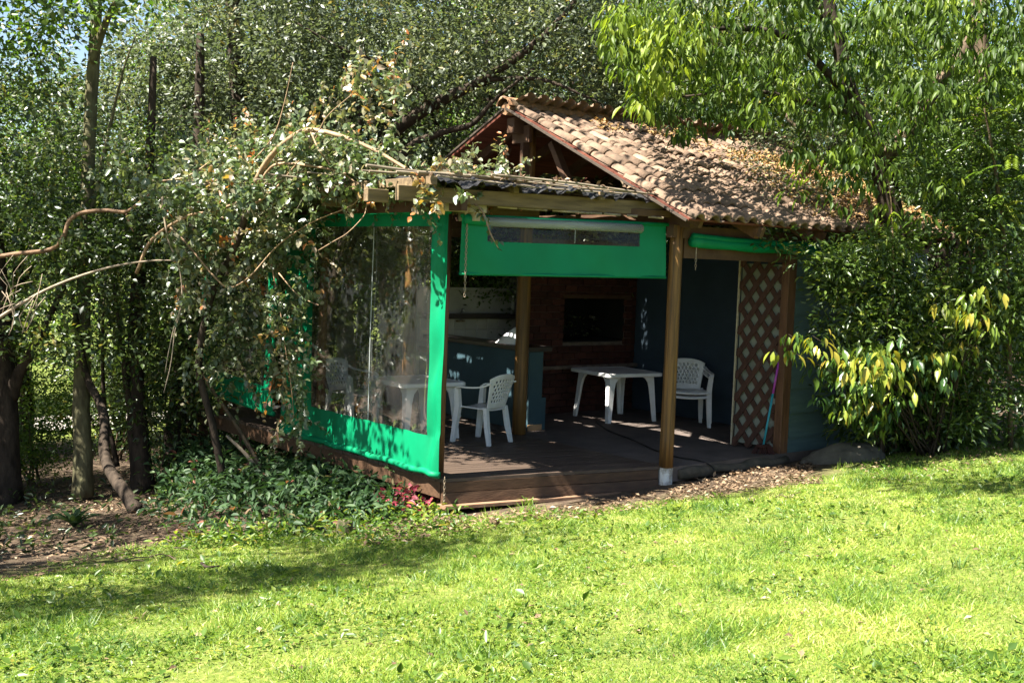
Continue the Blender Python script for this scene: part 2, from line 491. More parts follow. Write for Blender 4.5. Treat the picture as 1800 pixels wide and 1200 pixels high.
ML_SHRUB = leafmat('shrub_leaf', [(0.0, (0.026, 0.065, 0.016)), (0.3, (0.05, 0.11, 0.02)), (0.55, (0.13, 0.2, 0.03)), (0.8, (0.25, 0.28, 0.035)), (1.0, (0.38, 0.28, 0.045))], rough=0.33, spec=0.5, trans=0.42)
ML_VINE = leafmat('vine_leaf', [(0.0, (0.05, 0.085, 0.03)), (0.4, (0.11, 0.15, 0.065)), (0.68, (0.2, 0.205, 0.115)), (0.84, (0.31, 0.24, 0.17)), (0.92, (0.34, 0.21, 0.05)), (1.0, (0.38, 0.12, 0.04))], rough=0.36, spec=0.9, trans=0.34)
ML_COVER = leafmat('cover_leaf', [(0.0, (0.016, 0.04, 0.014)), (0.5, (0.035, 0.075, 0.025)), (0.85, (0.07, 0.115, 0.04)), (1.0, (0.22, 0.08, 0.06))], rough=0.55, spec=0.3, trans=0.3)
ML_RED = leafmat('red_leaf', [(0.0, (0.10, 0.02, 0.03)), (0.5, (0.2, 0.035, 0.05)), (0.85, (0.36, 0.05, 0.08)), (1.0, (0.16, 0.16, 0.05))], rough=0.4, spec=0.5, trans=0.3, tcol=(1.3, 0.9, 0.9))
ML_LITTER = leafmat('dry_leaf', [(0.0, (0.055, 0.034, 0.02)), (0.4, (0.12, 0.077, 0.045)), (0.75, (0.24, 0.165, 0.1)), (1.0, (0.42, 0.34, 0.23))], rough=0.7, spec=0.2, trans=0.1, tcol=(1, 0.9, 0.7))
ML_GOLD = leafmat('golden_litter', [(0.0, (0.16, 0.085, 0.03)), (0.4, (0.33, 0.2, 0.08)), (0.75, (0.45, 0.3, 0.12)), (1.0, (0.5, 0.4, 0.22))], rough=0.7, spec=0.2, trans=0.15, tcol=(1, 0.9, 0.6))
ML_GRASS = leafmat('grass_blade', [(0.0, (0.04, 0.10, 0.012)), (0.3, (0.145, 0.24, 0.024)), (0.65, (0.275, 0.335, 0.05)), (0.88, (0.45, 0.43, 0.13)), (1.0, (0.55, 0.48, 0.28))], rough=0.45, spec=0.35, trans=0.4, tcol=(1.2, 1.25, 0.7))

# ------------------------------------------------------------------ ground
def warp(n, lo, hi, mid, pw):
    t = np.linspace(-1, 1, n)
    return np.where(t < 0, mid + (mid - lo) * -np.abs(t) ** pw, mid + (hi - mid) * np.abs(t) ** pw)
gs = warp(150, -140, 140, 0, 2.6)
gd = warp(170, -25, 240, 9, 2.4)
S_, D_ = np.meshgrid(gs, gd)
GX = CAM[0] + S_ * _r0[0] + D_ * _f0[0]
GY = CAM[1] + S_ * _r0[1] + D_ * _f0[1]
GZ = gz(GX, GY)
LAWN_PX = [(-400, 1300), (-400, 1030), (0, 1012), (90, 992), (180, 978), (250, 955), (330, 955), (430, 935), (560, 938), (650, 940), (760, 922), (900, 906), (1030, 894),
           (1150, 880), (1290, 862), (1390, 845), (1450, 832), (1530, 796), (1660, 785), (1790, 770), (2300, 760), (2600, 1300)]
LAWN = np.array([ong(x, y)[:2] for x, y in LAWN_PX[1:-1]])
LAWN = np.vstack([LAWN, [[CAM[0] + 14 * _r0[0], CAM[1] + 14 * _r0[1]], [CAM[0] - 8 * _f0[0], CAM[1] - 8 * _f0[1]], [CAM[0] - 14 * _r0[0], CAM[1] - 14 * _r0[1]]]])
def lawn_d(x, y):
    """about how far inside the lawn (m); below 0 outside"""
    x = np.asarray(x, float); y = np.asarray(y, float)
    ins = inpoly(x, y, LAWN)
    dm = np.full(x.shape, 1e9)
    for i in range(len(LAWN)):
        a = LAWN[i]; b = LAWN[(i + 1) % len(LAWN)]
        ab = b - a
        t = np.clip(((x - a[0]) * ab[0] + (y - a[1]) * ab[1]) / (ab @ ab + 1e-9), 0, 1)
        dm = np.minimum(dm, np.hypot(x - a[0] - t * ab[0], y - a[1] - t * ab[1]))
    return np.where(ins, dm, -dm)
LD = lawn_d(GX, GY)
far_lawn = ((D_ > 20) & (S_ < -3)) * 1.0
idx = np.arange(GX.size).reshape(GX.shape)
F = np.stack([idx[:-1, :-1], idx[:-1, 1:], idx[1:, 1:], idx[1:, :-1]], -1).reshape(-1, 4)
gm, t, b = nodes('earth')
a_ = t.nodes.new('ShaderNodeAttribute'); a_.attribute_name = 'tint'
geo = t.nodes.new('ShaderNodeNewGeometry')
n1 = t.nodes.new('ShaderNodeTexNoise'); n1.inputs['Scale'].default_value = 9; n1.inputs['Detail'].default_value = 9; n1.inputs['Roughness'].default_value = 0.7
n2 = t.nodes.new('ShaderNodeTexNoise'); n2.inputs['Scale'].default_value = 26; n2.inputs['Detail'].default_value = 7
t.links.new(geo.outputs['Position'], n1.inputs['Vector']); t.links.new(geo.outputs['Position'], n2.inputs['Vector'])
rd = ramp(t, [(0.3, (0.035, 0.024, 0.017)), (0.55, (0.085, 0.06, 0.042)), (0.75, (0.17, 0.125, 0.09))])
rg = ramp(t, [(0.3, (0.06, 0.085, 0.016)), (0.55, (0.12, 0.15, 0.03)), (0.75, (0.2, 0.17, 0.07))])
t.links.new(n1.outputs['Fac'], rd.inputs['Fac']); t.links.new(n2.outputs['Fac'], rg.inputs['Fac'])
mm = t.nodes.new('ShaderNodeMath'); mm.operation = 'MULTIPLY_ADD'; mm.inputs[1].default_value = 0.9; mm.use_clamp = True
sb = t.nodes.new('ShaderNodeMath'); sb.operation = 'SUBTRACT'; sb.inputs[1].default_value = 0.5
t.links.new(n1.outputs['Fac'], sb.inputs[0]); t.links.new(sb.outputs[0], mm.inputs[0]); t.links.new(a_.outputs['Fac'], mm.inputs[2])
mx = t.nodes.new('ShaderNodeMix'); mx.data_type = 'RGBA'
t.links.new(mm.outputs[0], mx.inputs['Factor']); t.links.new(rd.outputs[0], mx.inputs['A']); t.links.new(rg.outputs[0], mx.inputs['B'])
t.links.new(mx.outputs['Result'], b.inputs['Base Color'])
b.inputs['Roughness'].default_value = 0.95; b.inputs['Specular IOR Level'].default_value = 0.1
bp = t.nodes.new('ShaderNodeBump'); bp.inputs['Strength'].default_value = 0.7; bp.inputs['Distance'].default_value = 0.03
t.links.new(n2.outputs['Fac'], bp.inputs['Height']); t.links.new(bp.outputs[0], b.inputs['Normal'])
gt = np.clip(np.maximum(LD / 0.5 + 0.3, far_lawn), 0, 1)
me = rawmesh('ground', np.stack([GX, GY, GZ], -1).reshape(-1, 3), F, gm, gt.ravel(), smooth=True)
tag(link(bpy.data.objects.new('ground', me)), kind='structure')

# distant gravel path seen between the trunks
mb = MB()
A0 = ong(-700, 742); A1 = ong(520, 722)
M_PATH = mat('pale_gravel', (0.40, 0.36, 0.31), (0.26, 0.23, 0.2), rough=0.9, scale=14, bump=0.4)
dv = (A1 - A0); dv[2] = 0; L_ = np.linalg.norm(dv); dv /= L_; nv = np.array([-dv[1], dv[0], 0])
V = []; Fp = []
NS = 40
for i in range(NS + 1):
    for k in (0, 0.5, 1.0):
        wv = 0.25 * math.sin(i * 0.9 + k * 3)
        p = A0 + dv * (L_ * i / NS) + nv * (k * 2.4 - 0.4 + wv * (k != 0.5))
        V.append((p[0], p[1], gz(p[0], p[1]) + 0.06))
for i in range(NS):
    for k in range(2):
        q = i * 3 + k
        Fp.append((q, q + 3, q + 4, q + 1))
mb.add(V, Fp)
tag(mb.build('path', M_PATH), kind='structure')

# ------------------------------------------------------------------ the hut
EAVE_V, EAVE_Z, RIDGE_V, RIDGE_Z = -0.46, 2.53, 2.42, 3.84
U0, U1 = -0.41, 4.75
SLOPE = math.hypot(RIDGE_V - EAVE_V, RIDGE_Z - EAVE_Z)
PIT = math.atan2(RIDGE_Z - EAVE_Z, RIDGE_V - EAVE_V)
hut = thing('hut', (0, 0, 0), 'open-sided wooden hut with a clay tile gable roof and dark blue plank walls', 'hut')

def slope_pt(u, t, h, rear=False):
    """point on a roof slope: u along the ridge, t up from the eave, h off the slope"""
    v = EAVE_V + t * math.cos(PIT) - h * math.sin(PIT)
    z = EAVE_Z + t * math.sin(PIT) + h * math.cos(PIT)
    if rear: v = 2 * RIDGE_V - v
    return Vector((u, v, z))

def tile_mesh(seed):
    """one clay roll tile with lip, roll on one side and pan on the other"""
    rn = random.Random(seed)
    prof = []
    for k in range(9):
        a = math.pi * (1 - k / 8)
        prof.append((0.07 * math.cos(a) - 0.03, 0.056 * math.sin(a) + 0.006))
    prof += [(0.062, -0.004), (0.088, -0.012), (0.12, 0.004)]
    L = 0.42
    V = []; F = []
    n = len(prof)
    for j, (y, k) in enumerate(((0, 1.03), (L * 0.5, 1.0), (L, 0.94))):
        for x, z in prof:
            V.append((x * k + rn.uniform(-.002, .002), y, z * k + rn.uniform(-.002, .002) - 0.05 * j * 0.17))
    for j in range(2):
        for k in range(n - 1):
            F.append((j * n + k, j * n + k + 1, (j + 1) * n + k + 1, (j + 1) * n + k))
    b = len(V)          # thick front lip
    for x, z in prof: V.append((x * 0.88 - 0.004, 0.0, z * 0.88 - 0.013))
    for x, z in prof: V.append((x * 0.88 - 0.004, 0.2, z * 0.88 - 0.013 - 0.02))
    for k in range(n - 1):
        F.append((b + k, b + k + 1, k + 1, k))
        F.append((b + n + k, b + n + k + 1, b + k + 1, b + k))
    me = rawmesh('roof_tile', np.array(V), F, M_TILE, smooth=True)
    return me
TM = [tile_mesh(s) for s in range(5)]
TILE_W, TILE_E = 0.208, 0.338
ncol = int((U1 - U0) / TILE_W)
nrow = int(SLOPE / TILE_E) + 1
Rsl = Matrix.Rotation(PIT, 4, 'X')
for i in range(ncol):
    for j in range(nrow):
        sag = 0.03 * math.sin(i * 0.55) * math.sin(j * 0.5) - 0.012
        p = slope_pt(U0 + 0.1 + (i + 0.5) * TILE_W + random.uniform(-.009, .009), j * TILE_E + random.uniform(-.018, .018) - 0.03, 0.055 + sag)
        mw = Matrix.Translation(p) @ Rsl @ Matrix.Rotation(random.uniform(-.035, .035), 4, 'Z') @ Matrix.Rotation(random.uniform(-.05, .05), 4, 'Y') @ Matrix.Rotation(random.uniform(-.008, .008), 4, 'X')
        inst('roof_tile', TM[random.randrange(5)], hut, mw)
GAPK, GAPU = 5, (1.3, 2.1)  # lining row and span of the opening added for sun on the inner wall
# rear slope, hidden: the same tiles joined
V = []; F = []
for i in range(ncol):
    for j in range(nrow):
        p = slope_pt(U0 + 0.1 + (i + 0.5) * TILE_W, j * TILE_E - 0.03, 0.055, rear=True)
        if GAPU[0] - .1 < p.x < GAPU[1] + .1 and GAPK * .3 - .4 < j * TILE_E < GAPK * .3 + .32: continue
        mw = Matrix.Translation(p) @ Matrix.Rotation(math.pi, 4, 'Z') @ Rsl
        me = TM[(i * 7 + j) % 5]
        b = len(V)
        V += [tuple(mw @ v.co) for v in me.vertices]
        F += [tuple(x + b for x in pl.vertices) for pl in me.polygons]
o = link(bpy.data.objects.new('rear_roof_tiles', rawmesh('rear_roof_tiles', np.array(V), F, M_TILE, smooth=True)), hut)
o['kind'] = 'stuff'
# ridge tiles
def ridge_mesh(seed):
    rn = random.Random(seed)
    V = []; F = []; n = 9
    for j, (x, k) in enumerate(((0, 1.0), (0.2, 0.97), (0.42, 0.86))):
        for i in range(n):
            a = math.radians(200 * i / (n - 1) - 10)
            V.append((x, 0.12 * k * math.cos(a) + rn.uniform(-.004, .004), 0.09 * k * math.sin(a) + rn.uniform(-.004, .004)))
    for j in range(2):
        for i in range(n - 1):
            F.append((j * n + i, j * n + i + 1, (j + 1) * n + i + 1, (j + 1) * n + i))
    b = len(V)
    for i in range(n):
        a = math.radians(200 * i / (n - 1) - 10)
        V.append((0, 0.1 * math.cos(a), 0.072 * math.sin(a)))
    for i in range(n - 1): F.append((b + i, b + i + 1, i + 1, i))
    return rawmesh('ridge_tile', np.array(V), F, M_RIDGE, smooth=True)
RMsh = [ridge_mesh(s) for s in range(3)]
k = 0
u = U0 - 0.02
while u < U1:
    inst('ridge_tile', RMsh[k % 3], hut, Matrix.Translation((u, RIDGE_V, RIDGE_Z + 0.035 + random.uniform(-.01, .012))) @ Matrix.Rotation(random.uniform(-.05, .05), 4, 'Z') @ Matrix.Rotation(-0.03, 4, 'Y'))
    u += 0.345; k += 1
# mortar bed under the ridge, rough
mb = MB()
for sgn in (-1, 1):
    pass
mb.tube([(U0 + 0.02, RIDGE_V, RIDGE_Z + 0.0), (U0 + 1.2, RIDGE_V, RIDGE_Z - 0.005), (2.4, RIDGE_V, RIDGE_Z), (U1 - 0.05, RIDGE_V, RIDGE_Z)], 0.075, n=8, wob=0.3)
mb.build('ridge_bedding', M_RIDGE, hut)
# lining boards on rafters
for rear in (False, True):
    w = 0.30
    kk = 0
    t0 = 0.0
    while t0 < SLOPE - 0.05:
        t1 = min(t0 + w - 0.006, SLOPE - 0.01)
        lo = [slope_pt(U0 + 0.07, t0, 0.0, rear), slope_pt(U1 - 0.03, t0, 0.0, rear), slope_pt(U1 - 0.03, t1, 0.0, rear), slope_pt(U0 + 0.07, t1, 0.0, rear)]
        hi = [slope_pt(U0 + 0.07, t0, 0.022, rear), slope_pt(U1 - 0.03, t0, 0.022, rear), slope_pt(U1 - 0.03, t1, 0.022, rear), slope_pt(U0 + 0.07, t1, 0.022, rear)]
        if rear and kk == GAPK:         # opening added in the unseen rear slope to let one patch of sun in
            for ua, ub in ((U0 + .07, GAPU[0]), (GAPU[1], U1 - .03)):
                MB().hexa([slope_pt(ua, t0, 0, True), slope_pt(ub, t0, 0, True), slope_pt(ub, t1, 0, True), slope_pt(ua, t1, 0, True)],
                          [slope_pt(ua, t0, .022, True), slope_pt(ub, t0, .022, True), slope_pt(ub, t1, .022, True), slope_pt(ua, t1, .022, True)]).build('lining_board', M_LINING, hut)
        else:
            MB().hexa(lo, hi).build('lining_board', M_LINING, hut)
        t0 += w; kk += 1
    for u in (-0.02, 0.78, 1.58, 2.38, 3.18, 3.98, 4.6):
        p = slope_pt(u, -0.05 if u != -0.02 else 0.1, -0.055, rear); q = slope_pt(u, SLOPE - 0.06, -0.055, rear)
        MB().bar(p, q, 0.055, 0.105, up=(0, -math.sin(PIT) * (1 if not rear else -1), math.cos(PIT))).build('rafter', M_BRACE, hut)
    # verge batten along the gable edge
    p = slope_pt(U0 + 0.015, -0.03, 0.012, rear); q = slope_pt(U0 + 0.015, SLOPE - 0.02, 0.012, rear)
    MB().bar(p, q, 0.026, 0.022, up=(0, 0, 1)).build('verge_batten', M_VERGE, hut)
# posts and frame
def post(name, x, y, z0, z1, r, m, lean=(0, 0), seed=0, parent=None):
    zs = np.linspace(z0, z1, 9)
    return MB().tube([(x + lean[0] * (z - z0) / (z1 - z0), y + lean[1] * (z - z0) / (z1 - z0), z) for z in zs], [r * (1.05 - 0.08 * i / 8) for i in range(9)], n=14, wob=0.03, seed=seed).build(name, m, parent or hut, smooth=True)
post('corner_post', 0, 0, -0.02, 2.50, 0.071, M_POST, seed=1)
mbb = MB(); mbb.tube([(0.004, 0, -.26), (0, 0, -.13), (0, 0, -.012)], [.07, .074, .078], n=12, wob=.06, seed=8)
pf = mbb.build('post_footing', M_WHITEPAINT, hut); pf['label'] = 'peeling white painted footing'
post('ridge_post', 0, RIDGE_V, 0.0, 3.72, 0.08, M_POST, seed=2)
MB().bar((-0.3, RIDGE_V, 3.66), (4.7, RIDGE_V, 3.66), 0.13, 0.17).build('ridge_beam', M_BRACE, hut)
MB().bar((-0.13, RIDGE_V - 0.17, 3.57), (-0.13, RIDGE_V + 0.14, 3.57), 0.05, 0.2).build('ridge_bracket', M_BRACE, hut)
MB().bar((-0.115, RIDGE_V - 0.055, 2.5), (-0.115, RIDGE_V - 0.055, 3.47), 0.05, 0.10, up=(1, 0, 0)).build('post_cleat', M_BRACE, hut)
for sg in (-1, 1):
    MB().bar((0, RIDGE_V + sg * 0.95, 2.62), (0, RIDGE_V + sg * 0.42, 3.46), 0.07, 0.10, up=(1, 0, 0)).build('gable_brace', M_BRACE, hut)
MB().bar((0.02, -0.2, 2.55), (0.02, 5.0, 2.55), 0.09, 0.14).build('tie_beam', M_BRACE, hut)
MB().bar((-0.1, 0.0, 2.44), (4.7, 0.0, 2.44), 0.10, 0.13).build('eave_beam', M_BRACE, hut)
MB().bar((-0.1, 4.84, 2.46), (4.7, 4.84, 2.46), 0.10, 0.14).build('eave_beam', M_BRACE, hut)
# projecting rafter feet below the tiles
for u in (0.78, 1.9, 3.1):
    MB().bar(slope_pt(u, 0.0, -0.08), slope_pt(u, 0.35, -0.08), 0.07, 0.12, up=(0, 0, 1)).build('rafter_foot', M_LATPOST, hut)
post('rear_corner_post', 0, 4.84, -0.5, 2.5, 0.08, M_POST, seed=4)
# floor slab with a rough mossy front edge
MB().box((0.012, -0.06, -0.16), (4.7, 4.9, -0.004)).build('floor_slab', M_CONC, hut)
mb = MB()
pts = [(0.12 + i * 0.2, -0.075 - 0.02 * math.sin(i * 1.7), -0.085 + 0.012 * math.sin(i * 2.3)) for i in range(10)]
mb.tube(pts, [0.055 + 0.012 * math.sin(i * 1.3) for i in range(10)], n=8, wob=0.3, seed=3)
mb.build('slab_edge', M_CONCEDGE, hut, smooth=True)
# inner walls
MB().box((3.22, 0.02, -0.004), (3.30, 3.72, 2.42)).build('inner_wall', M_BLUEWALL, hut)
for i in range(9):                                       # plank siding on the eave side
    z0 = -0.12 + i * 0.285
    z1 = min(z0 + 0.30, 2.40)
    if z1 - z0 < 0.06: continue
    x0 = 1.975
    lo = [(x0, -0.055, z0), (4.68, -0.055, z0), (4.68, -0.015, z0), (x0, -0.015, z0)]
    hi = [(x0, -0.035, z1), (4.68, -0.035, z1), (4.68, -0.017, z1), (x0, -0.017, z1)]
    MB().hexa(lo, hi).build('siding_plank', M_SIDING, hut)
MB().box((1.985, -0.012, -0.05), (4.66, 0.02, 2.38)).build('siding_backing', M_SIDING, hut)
MB().box((1.825, -0.055, -0.03), (1.965, 0.05, 2.38)).build('door_post', M_LATPOST, hut, bevel=0.006)
MB().box((0.09, -0.03, 2.17), (1.82, 0.03, 2.38)).build('door_header', M_BRACE, hut)
# east end and rear walls
MB().box((4.62, 0.02, -0.1), (4.68, 4.9, 2.42)).build('end_wall', M_SIDING, hut)
MB().box((3.23, 4.80, -0.1), (4.60, 4.88, 2.42)).build('rear_wall', M_SIDING, hut)
# gable infill board over the tie beam is open; a dark boarded partition stands further in
for i in range(9):
    z0 = 2.66 + i * 0.135; z1 = z0 + 0.13
    half = (RIDGE_Z - 0.15 - z1) / math.tan(PIT)
    if half < 0.1: break
    MB().box((2.9, RIDGE_V - half, z0), (2.93, RIDGE_V + half, z1)).build('partition_board', M_LINING, hut)
# kitchen wall at the rear left: low cream wall, window opening above it, tiled splashback
MB().box((0.1, 4.80, -0.1), (3.2, 4.90, 1.66)).build('kitchen_wall', M_CREAM, hut)
MB().box((1.72, 4.795, 1.66), (3.2, 4.905, 2.38)).build('window_post', M_CREAM, hut)
MB().box((0.1, 4.74, 1.655), (1.72, 4.93, 1.69)).build('window_sill', M_CREAM, hut)
MB().box((0.12, 4.58, 1.26), (2.1, 4.795, 1.33)).build('kitchen_shelf', M_DARKTOP, hut, bevel=0.005)
tm = MB().box((0, 0, 0), (0.192, 0.012, 0.152)).build('wall_tile', M_WTILE, hut, bevel=0.003)
tmm = tm.data
tm.matrix_local = Matrix.Translation((0.14, 4.785, 1.10))
for i in range(10):
    for j in range(2):
        if i == 0 and j == 0: continue
        inst('wall_tile', tmm, hut, Matrix.Translation((0.14 + i * 0.196, 4.785, 1.10 - j * 0.156)))
MB().box((0.12, 4.42, 0.80), (2.2, 4.79, 0.88)).build('sink_top', M_DARKTOP, hut, bevel=0.005)
MB().box((0.14, 4.48, -0.02), (2.18, 4.78, 0.80)).build('sink_cabinet', M_TEAL, hut)

# faucet over the sink
fa = thing('faucet', (0.78, 4.78, 1.22), 'thin metal tap standing against the pale kitchen tiles', 'tap')
MB().tube([(0, 0, 0), (0, -.06, 0), (0, -.07, .15), (0, -.10, .18), (0, -.14, .14)], 0.011, n=8).build('spout', M_METAL, fa, smooth=True)
MB().box((-.06, -.075, -.01), (.06, -.03, .012)).build('handle', M_CHAIN, fa)
# bottles on the shelf
def bottle(x, h, r, label, m):
    t = thing('bottle', (x, 4.68, 1.331), label, 'bottle')
    MB().tube([(0, 0, 0), (0, 0, h * .6), (0, 0, h * .72), (0, 0, h * .78), (0, 0, h * .9)], [r, r, r * .5, r * .4, r * .4], n=12).build('body', m, t, smooth=True)
    c = MB().tube([(0, 0, h * .9), (0, 0, h)], r * .45, n=8)
    c.bar((0, 0, h * .97), (-r * 1.1, -r * .3, h * .97), r * .4, r * .4)
    c.build('cap', M_WHITEPL, t)
M_BOTTLE = mat('clear_bottle', (0.35, 0.36, 0.33), (0.3, 0.31, 0.28), rough=0.15, spec=0.6)
bottle(1.68, 0.26, 0.035, 'pump bottle on the kitchen shelf beside the window post', M_BOTTLE)

# ------------------------------------------------------------------ bar counter
bar = thing('bar_counter', (0.36, 2.56, 0), 'long blue bar counter with a dark overhanging top beside the ridge post', 'counter')
MB().box((-.11, 0, 0), (.11, 2.2, 0.98)).build('base', M_TEAL, bar, bevel=0.006)
MB().box((-.17, -.06, 0.982), (.20, 2.22, 1.04)).build('counter_top', M_DARKTOP, bar, bevel=0.008)
MB().box((.113, .02, 0), (.19, 2.2, 0.40)).build('plinth', M_TEAL, bar)
kk = MB().box((-.112, -.012, 0.0), (.112, -.002, 0.075)).build('skirting', mat('tan_skirting', (0.42, 0.25, 0.13)), bar)
# draped white cloth on the counter
mb = MB(); V = []; F = []
n, mrow = 14, 7
for j in range(mrow):
    f = j / (mrow - 1)
    for i in range(n):
        a = 2 * math.pi * i / n
        r = (0.17 * (1 - f) ** 0.8 + 0.025) * (1 + 0.14 * math.sin(3 * a + f * 2))
        V.append((0.05 * f + r * math.cos(a) * 0.55, 0.02 - 0.02 * f + r * math.sin(a) - 0.10 * f, 0.21 * f ** 1.2))
for j in range(mrow - 1):
    for i in range(n):
        F.append((j * n + i, j * n + (i + 1) % n, (j + 1) * n + (i + 1) % n, (j + 1) * n + i))
F.append(tuple((mrow - 1) * n + i for i in range(n)))
mb.add(V, F)
o = mb.build('cloth', M_CLOTH, None, smooth=True); o.location = (0.33, 3.10, 1.042)
tag(o, 'crumpled white cloth heaped on the bar counter', 'cloth')

# ------------------------------------------------------------------ brick barbecue
bbq = thing('brick_barbecue', (1.15, 3.72, 0), 'dark red brick barbecue with a sooty firebox behind the white table', 'barbecue')
BW, BH = 0.222, 0.094
OX0, OX1, OZ0, OZ1 = 0.66, 1.86, 1.0, 1.60
MB().box((0.03, 0.04, 0), (OX0 - .03, 0.28, 2.4)).build('masonry_core', M_MORTAR, bbq)
MB().box((OX1 + .03, 0.04, 0), (2.03, 0.9, 2.4)).build('masonry_core', M_MORTAR, bbq)
MB().box((OX0 - .028, 0.04, 0), (OX1 + .028, 0.9, OZ0 - .02)).build('masonry_core', M_MORTAR, bbq)
MB().box((OX0 - .028, 0.04, OZ1 + .03), (OX1 + .028, 0.9, 2.4)).build('masonry_core', M_MORTAR, bbq)
MB().box((OX0 - .028, 0.8, OZ0 - .02), (OX1 + .028, 0.9, OZ1 + .03)).build('firebox', M_SOOT, bbq)
MB().box((OX0 - .024, 0.06, OZ0 - .018), (OX1 + .024, 0.79, OZ0 - .002)).build('firebox_floor', M_SOOT, bbq)
for xa, xb in ((OX0 - .026, OX0 - .004), (OX1 + .004, OX1 + .026)):
    MB().box((xa, 0.045, OZ0 - .001), (xb, 0.79, OZ1 + .02)).build('firebox_lining', M_SOOT, bbq)
bm0 = rawmesh('brick', np.array(MB().box((0, 0, 0), (BW - .012, .06, BH - .012)).V), MB().box((0, 0, 0), (1, 1, 1)).F, M_BRICK)
row = 0
z = 0.0
while z < 2.3:
    x = -0.11 if row % 2 else 0.0
    while x < 2.05:
        a = max(x, 0.0); e = min(x + BW, 2.06)
        cz = z + BH / 2
        if OZ0 - 0.02 < cz < OZ1 + 0.02:
            if a < OX0 < e: e = OX0
            elif a < OX1 < e: a = OX1
            elif OX0 <= a and e <= OX1: x += BW; continue
        if e - a > 0.05:
            inst('brick', bm0, bbq, Matrix.Translation((a, -0.02 + random.uniform(-.004, .004), z)) @ Matrix.Diagonal(((e - a) / BW, 1, 1, 1)))
        x += BW
    z += BH; row += 1
MB().box((OX0 - 0.05, -0.045, OZ1 + 0.0), (OX1 + 0.06, -0.026, OZ1 + 0.05)).build('lintel_bar', M_BRACE, bbq)
MB().box((-0.02, -0.10, OZ0 - 0.38), (2.06, -0.022, OZ0 - 0.335)).build('ledge', M_MORTAR, bbq)
MB().tube([(1.19, -0.06, 1.33), (1.19, 0.02, 1.34)], 0.02, n=8).build('knob', M_CONCEDGE, bbq)

# ------------------------------------------------------------------ timber deck
deck = thing('timber_deck', (-2.51, 0.51, 0), 'low brown timber deck with boarded front edge and step beside the hut', 'deck')
def dk(u, v, z):       # deck coordinates: u from the left edge, v back from the skewed front edge
    return (u, v - 0.2032 * u, z)
DW = 2.505
nb = 56
for k in range(nb):
    v0 = k * 0.1 + 0.002; v1 = v0 + 0.094
    z1 = random.uniform(-.0015, .0015); z0 = -0.03
    w = DW if v0 < 2.1 + 0.5 else DW - 0.02
    ov = random.uniform(0, .012)
    MB().hexa([dk(-ov, v0, z0), dk(w, v0, z0), dk(w, v1, z0), dk(-ov, v1, z0)], [dk(-ov, v0, z1), dk(w, v0, z1), dk(w, v1, z1), dk(-ov, v1, z1)]).build('deck_board', M_DECK, deck)
for k, (za, zb) in enumerate(((-0.128, -0.033), (-0.232, -0.134))):
    MB().hexa([dk(0.01, -0.004 - .012 * k, za), dk(DW - .09, -0.004 - .012 * k, za), dk(DW - .09, 0.026, za), dk(0.01, 0.026, za)],
              [dk(0.01, -0.004, zb), dk(DW - .09, -0.004, zb), dk(DW - .09, 0.026, zb), dk(0.01, 0.026, zb)]).build('fascia_board', M_FASCIA, deck)
tr_ = MB().hexa([dk(-0.015, -0.10, -0.272), dk(DW - .1, -0.075, -0.262), dk(DW - .1, 0.05, -0.262), dk(-0.015, 0.05, -0.272)],
          [dk(-0.015, -0.10, -0.240), dk(DW - .1, -0.075, -0.236), dk(DW - .1, 0.05, -0.236), dk(-0.015, 0.05, -0.240)]).build('step_tread', M_TREAD, deck)
MB().box((0.0, 0.03, -0.185), (0.03, 5.6, -0.034)).build('side_board', M_FASCIA, deck)
MB().box((0.05, 5.0, -0.185), (DW - .02, 5.03, -0.034)).build('rear_board', M_FASCIA, deck)
for v in (0.03, 1.4, 2.8, 4.2, 5.4):
    for u in (0.05, 1.25, 2.3):
        p = dk(u, v, 0)
        g = gz(p[0] - 2.51, p[1] + 0.51)
        if g - 0.05 < -0.21:
            MB().box((p[0] - .045, p[1] - .01, g - 0.15), (p[0] + .045, p[1] + .08, -0.20 if v > .1 else -0.275)).build('support_block', M_PALEBEAM if v < .1 else M_BRACE, deck)
for v in (0.2, 0.9, 1.8, 2.7, 3.6, 4.5):
    p = dk(0.04, v, 0); q = dk(DW - .03, v, 0)
    MB().bar((p[0], p[1], -0.11), (q[0], q[1], -0.11), 0.05, 0.15).build('joist', M_BRACE, deck)

# ------------------------------------------------------------------ pergola over the deck
per = thing('pergola', (-2.45, 0.62, 0), 'weathered timber pergola over the deck topped with canes and black netting', 'pergola')
def pl(x, y, z): return (x + 2.45, y - 0.62, z)
def pbar(name, p, q, w, h, m, up=(0, 0, 1)):
    return MB().bar(pl(*p), pl(*q), w, h, up).build(name, m, per, bevel=0.004)
pbar('front_beam', (-3.25, 0.30, 2.625), (-0.16, 0.08, 2.66), 0.06, 0.135, M_BEAM)
pbar('middle_beam', (-2.95, 2.1, 2.62), (-0.1, 2.1, 2.64), 0.06, 0.13, M_BEAM)
pbar('rear_beam', (-2.95, 4.6, 2.60), (-0.1, 4.6, 2.62), 0.06, 0.13, M_BEAM)
pbar('side_beam', (-2.60, 0.18, 2.555), (-2.60, 5.9, 2.54), 0.07, 0.10, M_BRACE)
pbar('corner_block', (-2.66, 0.42, 2.545), (-2.26, 0.32, 2.545), 0.09, 0.085, M_PALEBEAM)
pbar('corner_bracket', (-2.36, 0.30, 2.47), (-2.36, 0.55, 2.47), 0.075, 0.09, M_PALEBEAM)
pbar('roller_beam', (-2.4, 0.42, 2.60), (-0.1, 0.02, 2.61), 0.05, 0.07, M_BRACE)
for k, x in enumerate((-3.05, -2.05, -1.05, -0.3)):
    pbar('rafter', (x, 0.02 + .1 * (k % 2), 2.735), (x + .1, 5.7, 2.70), 0.06, 0.075, M_BEAM)
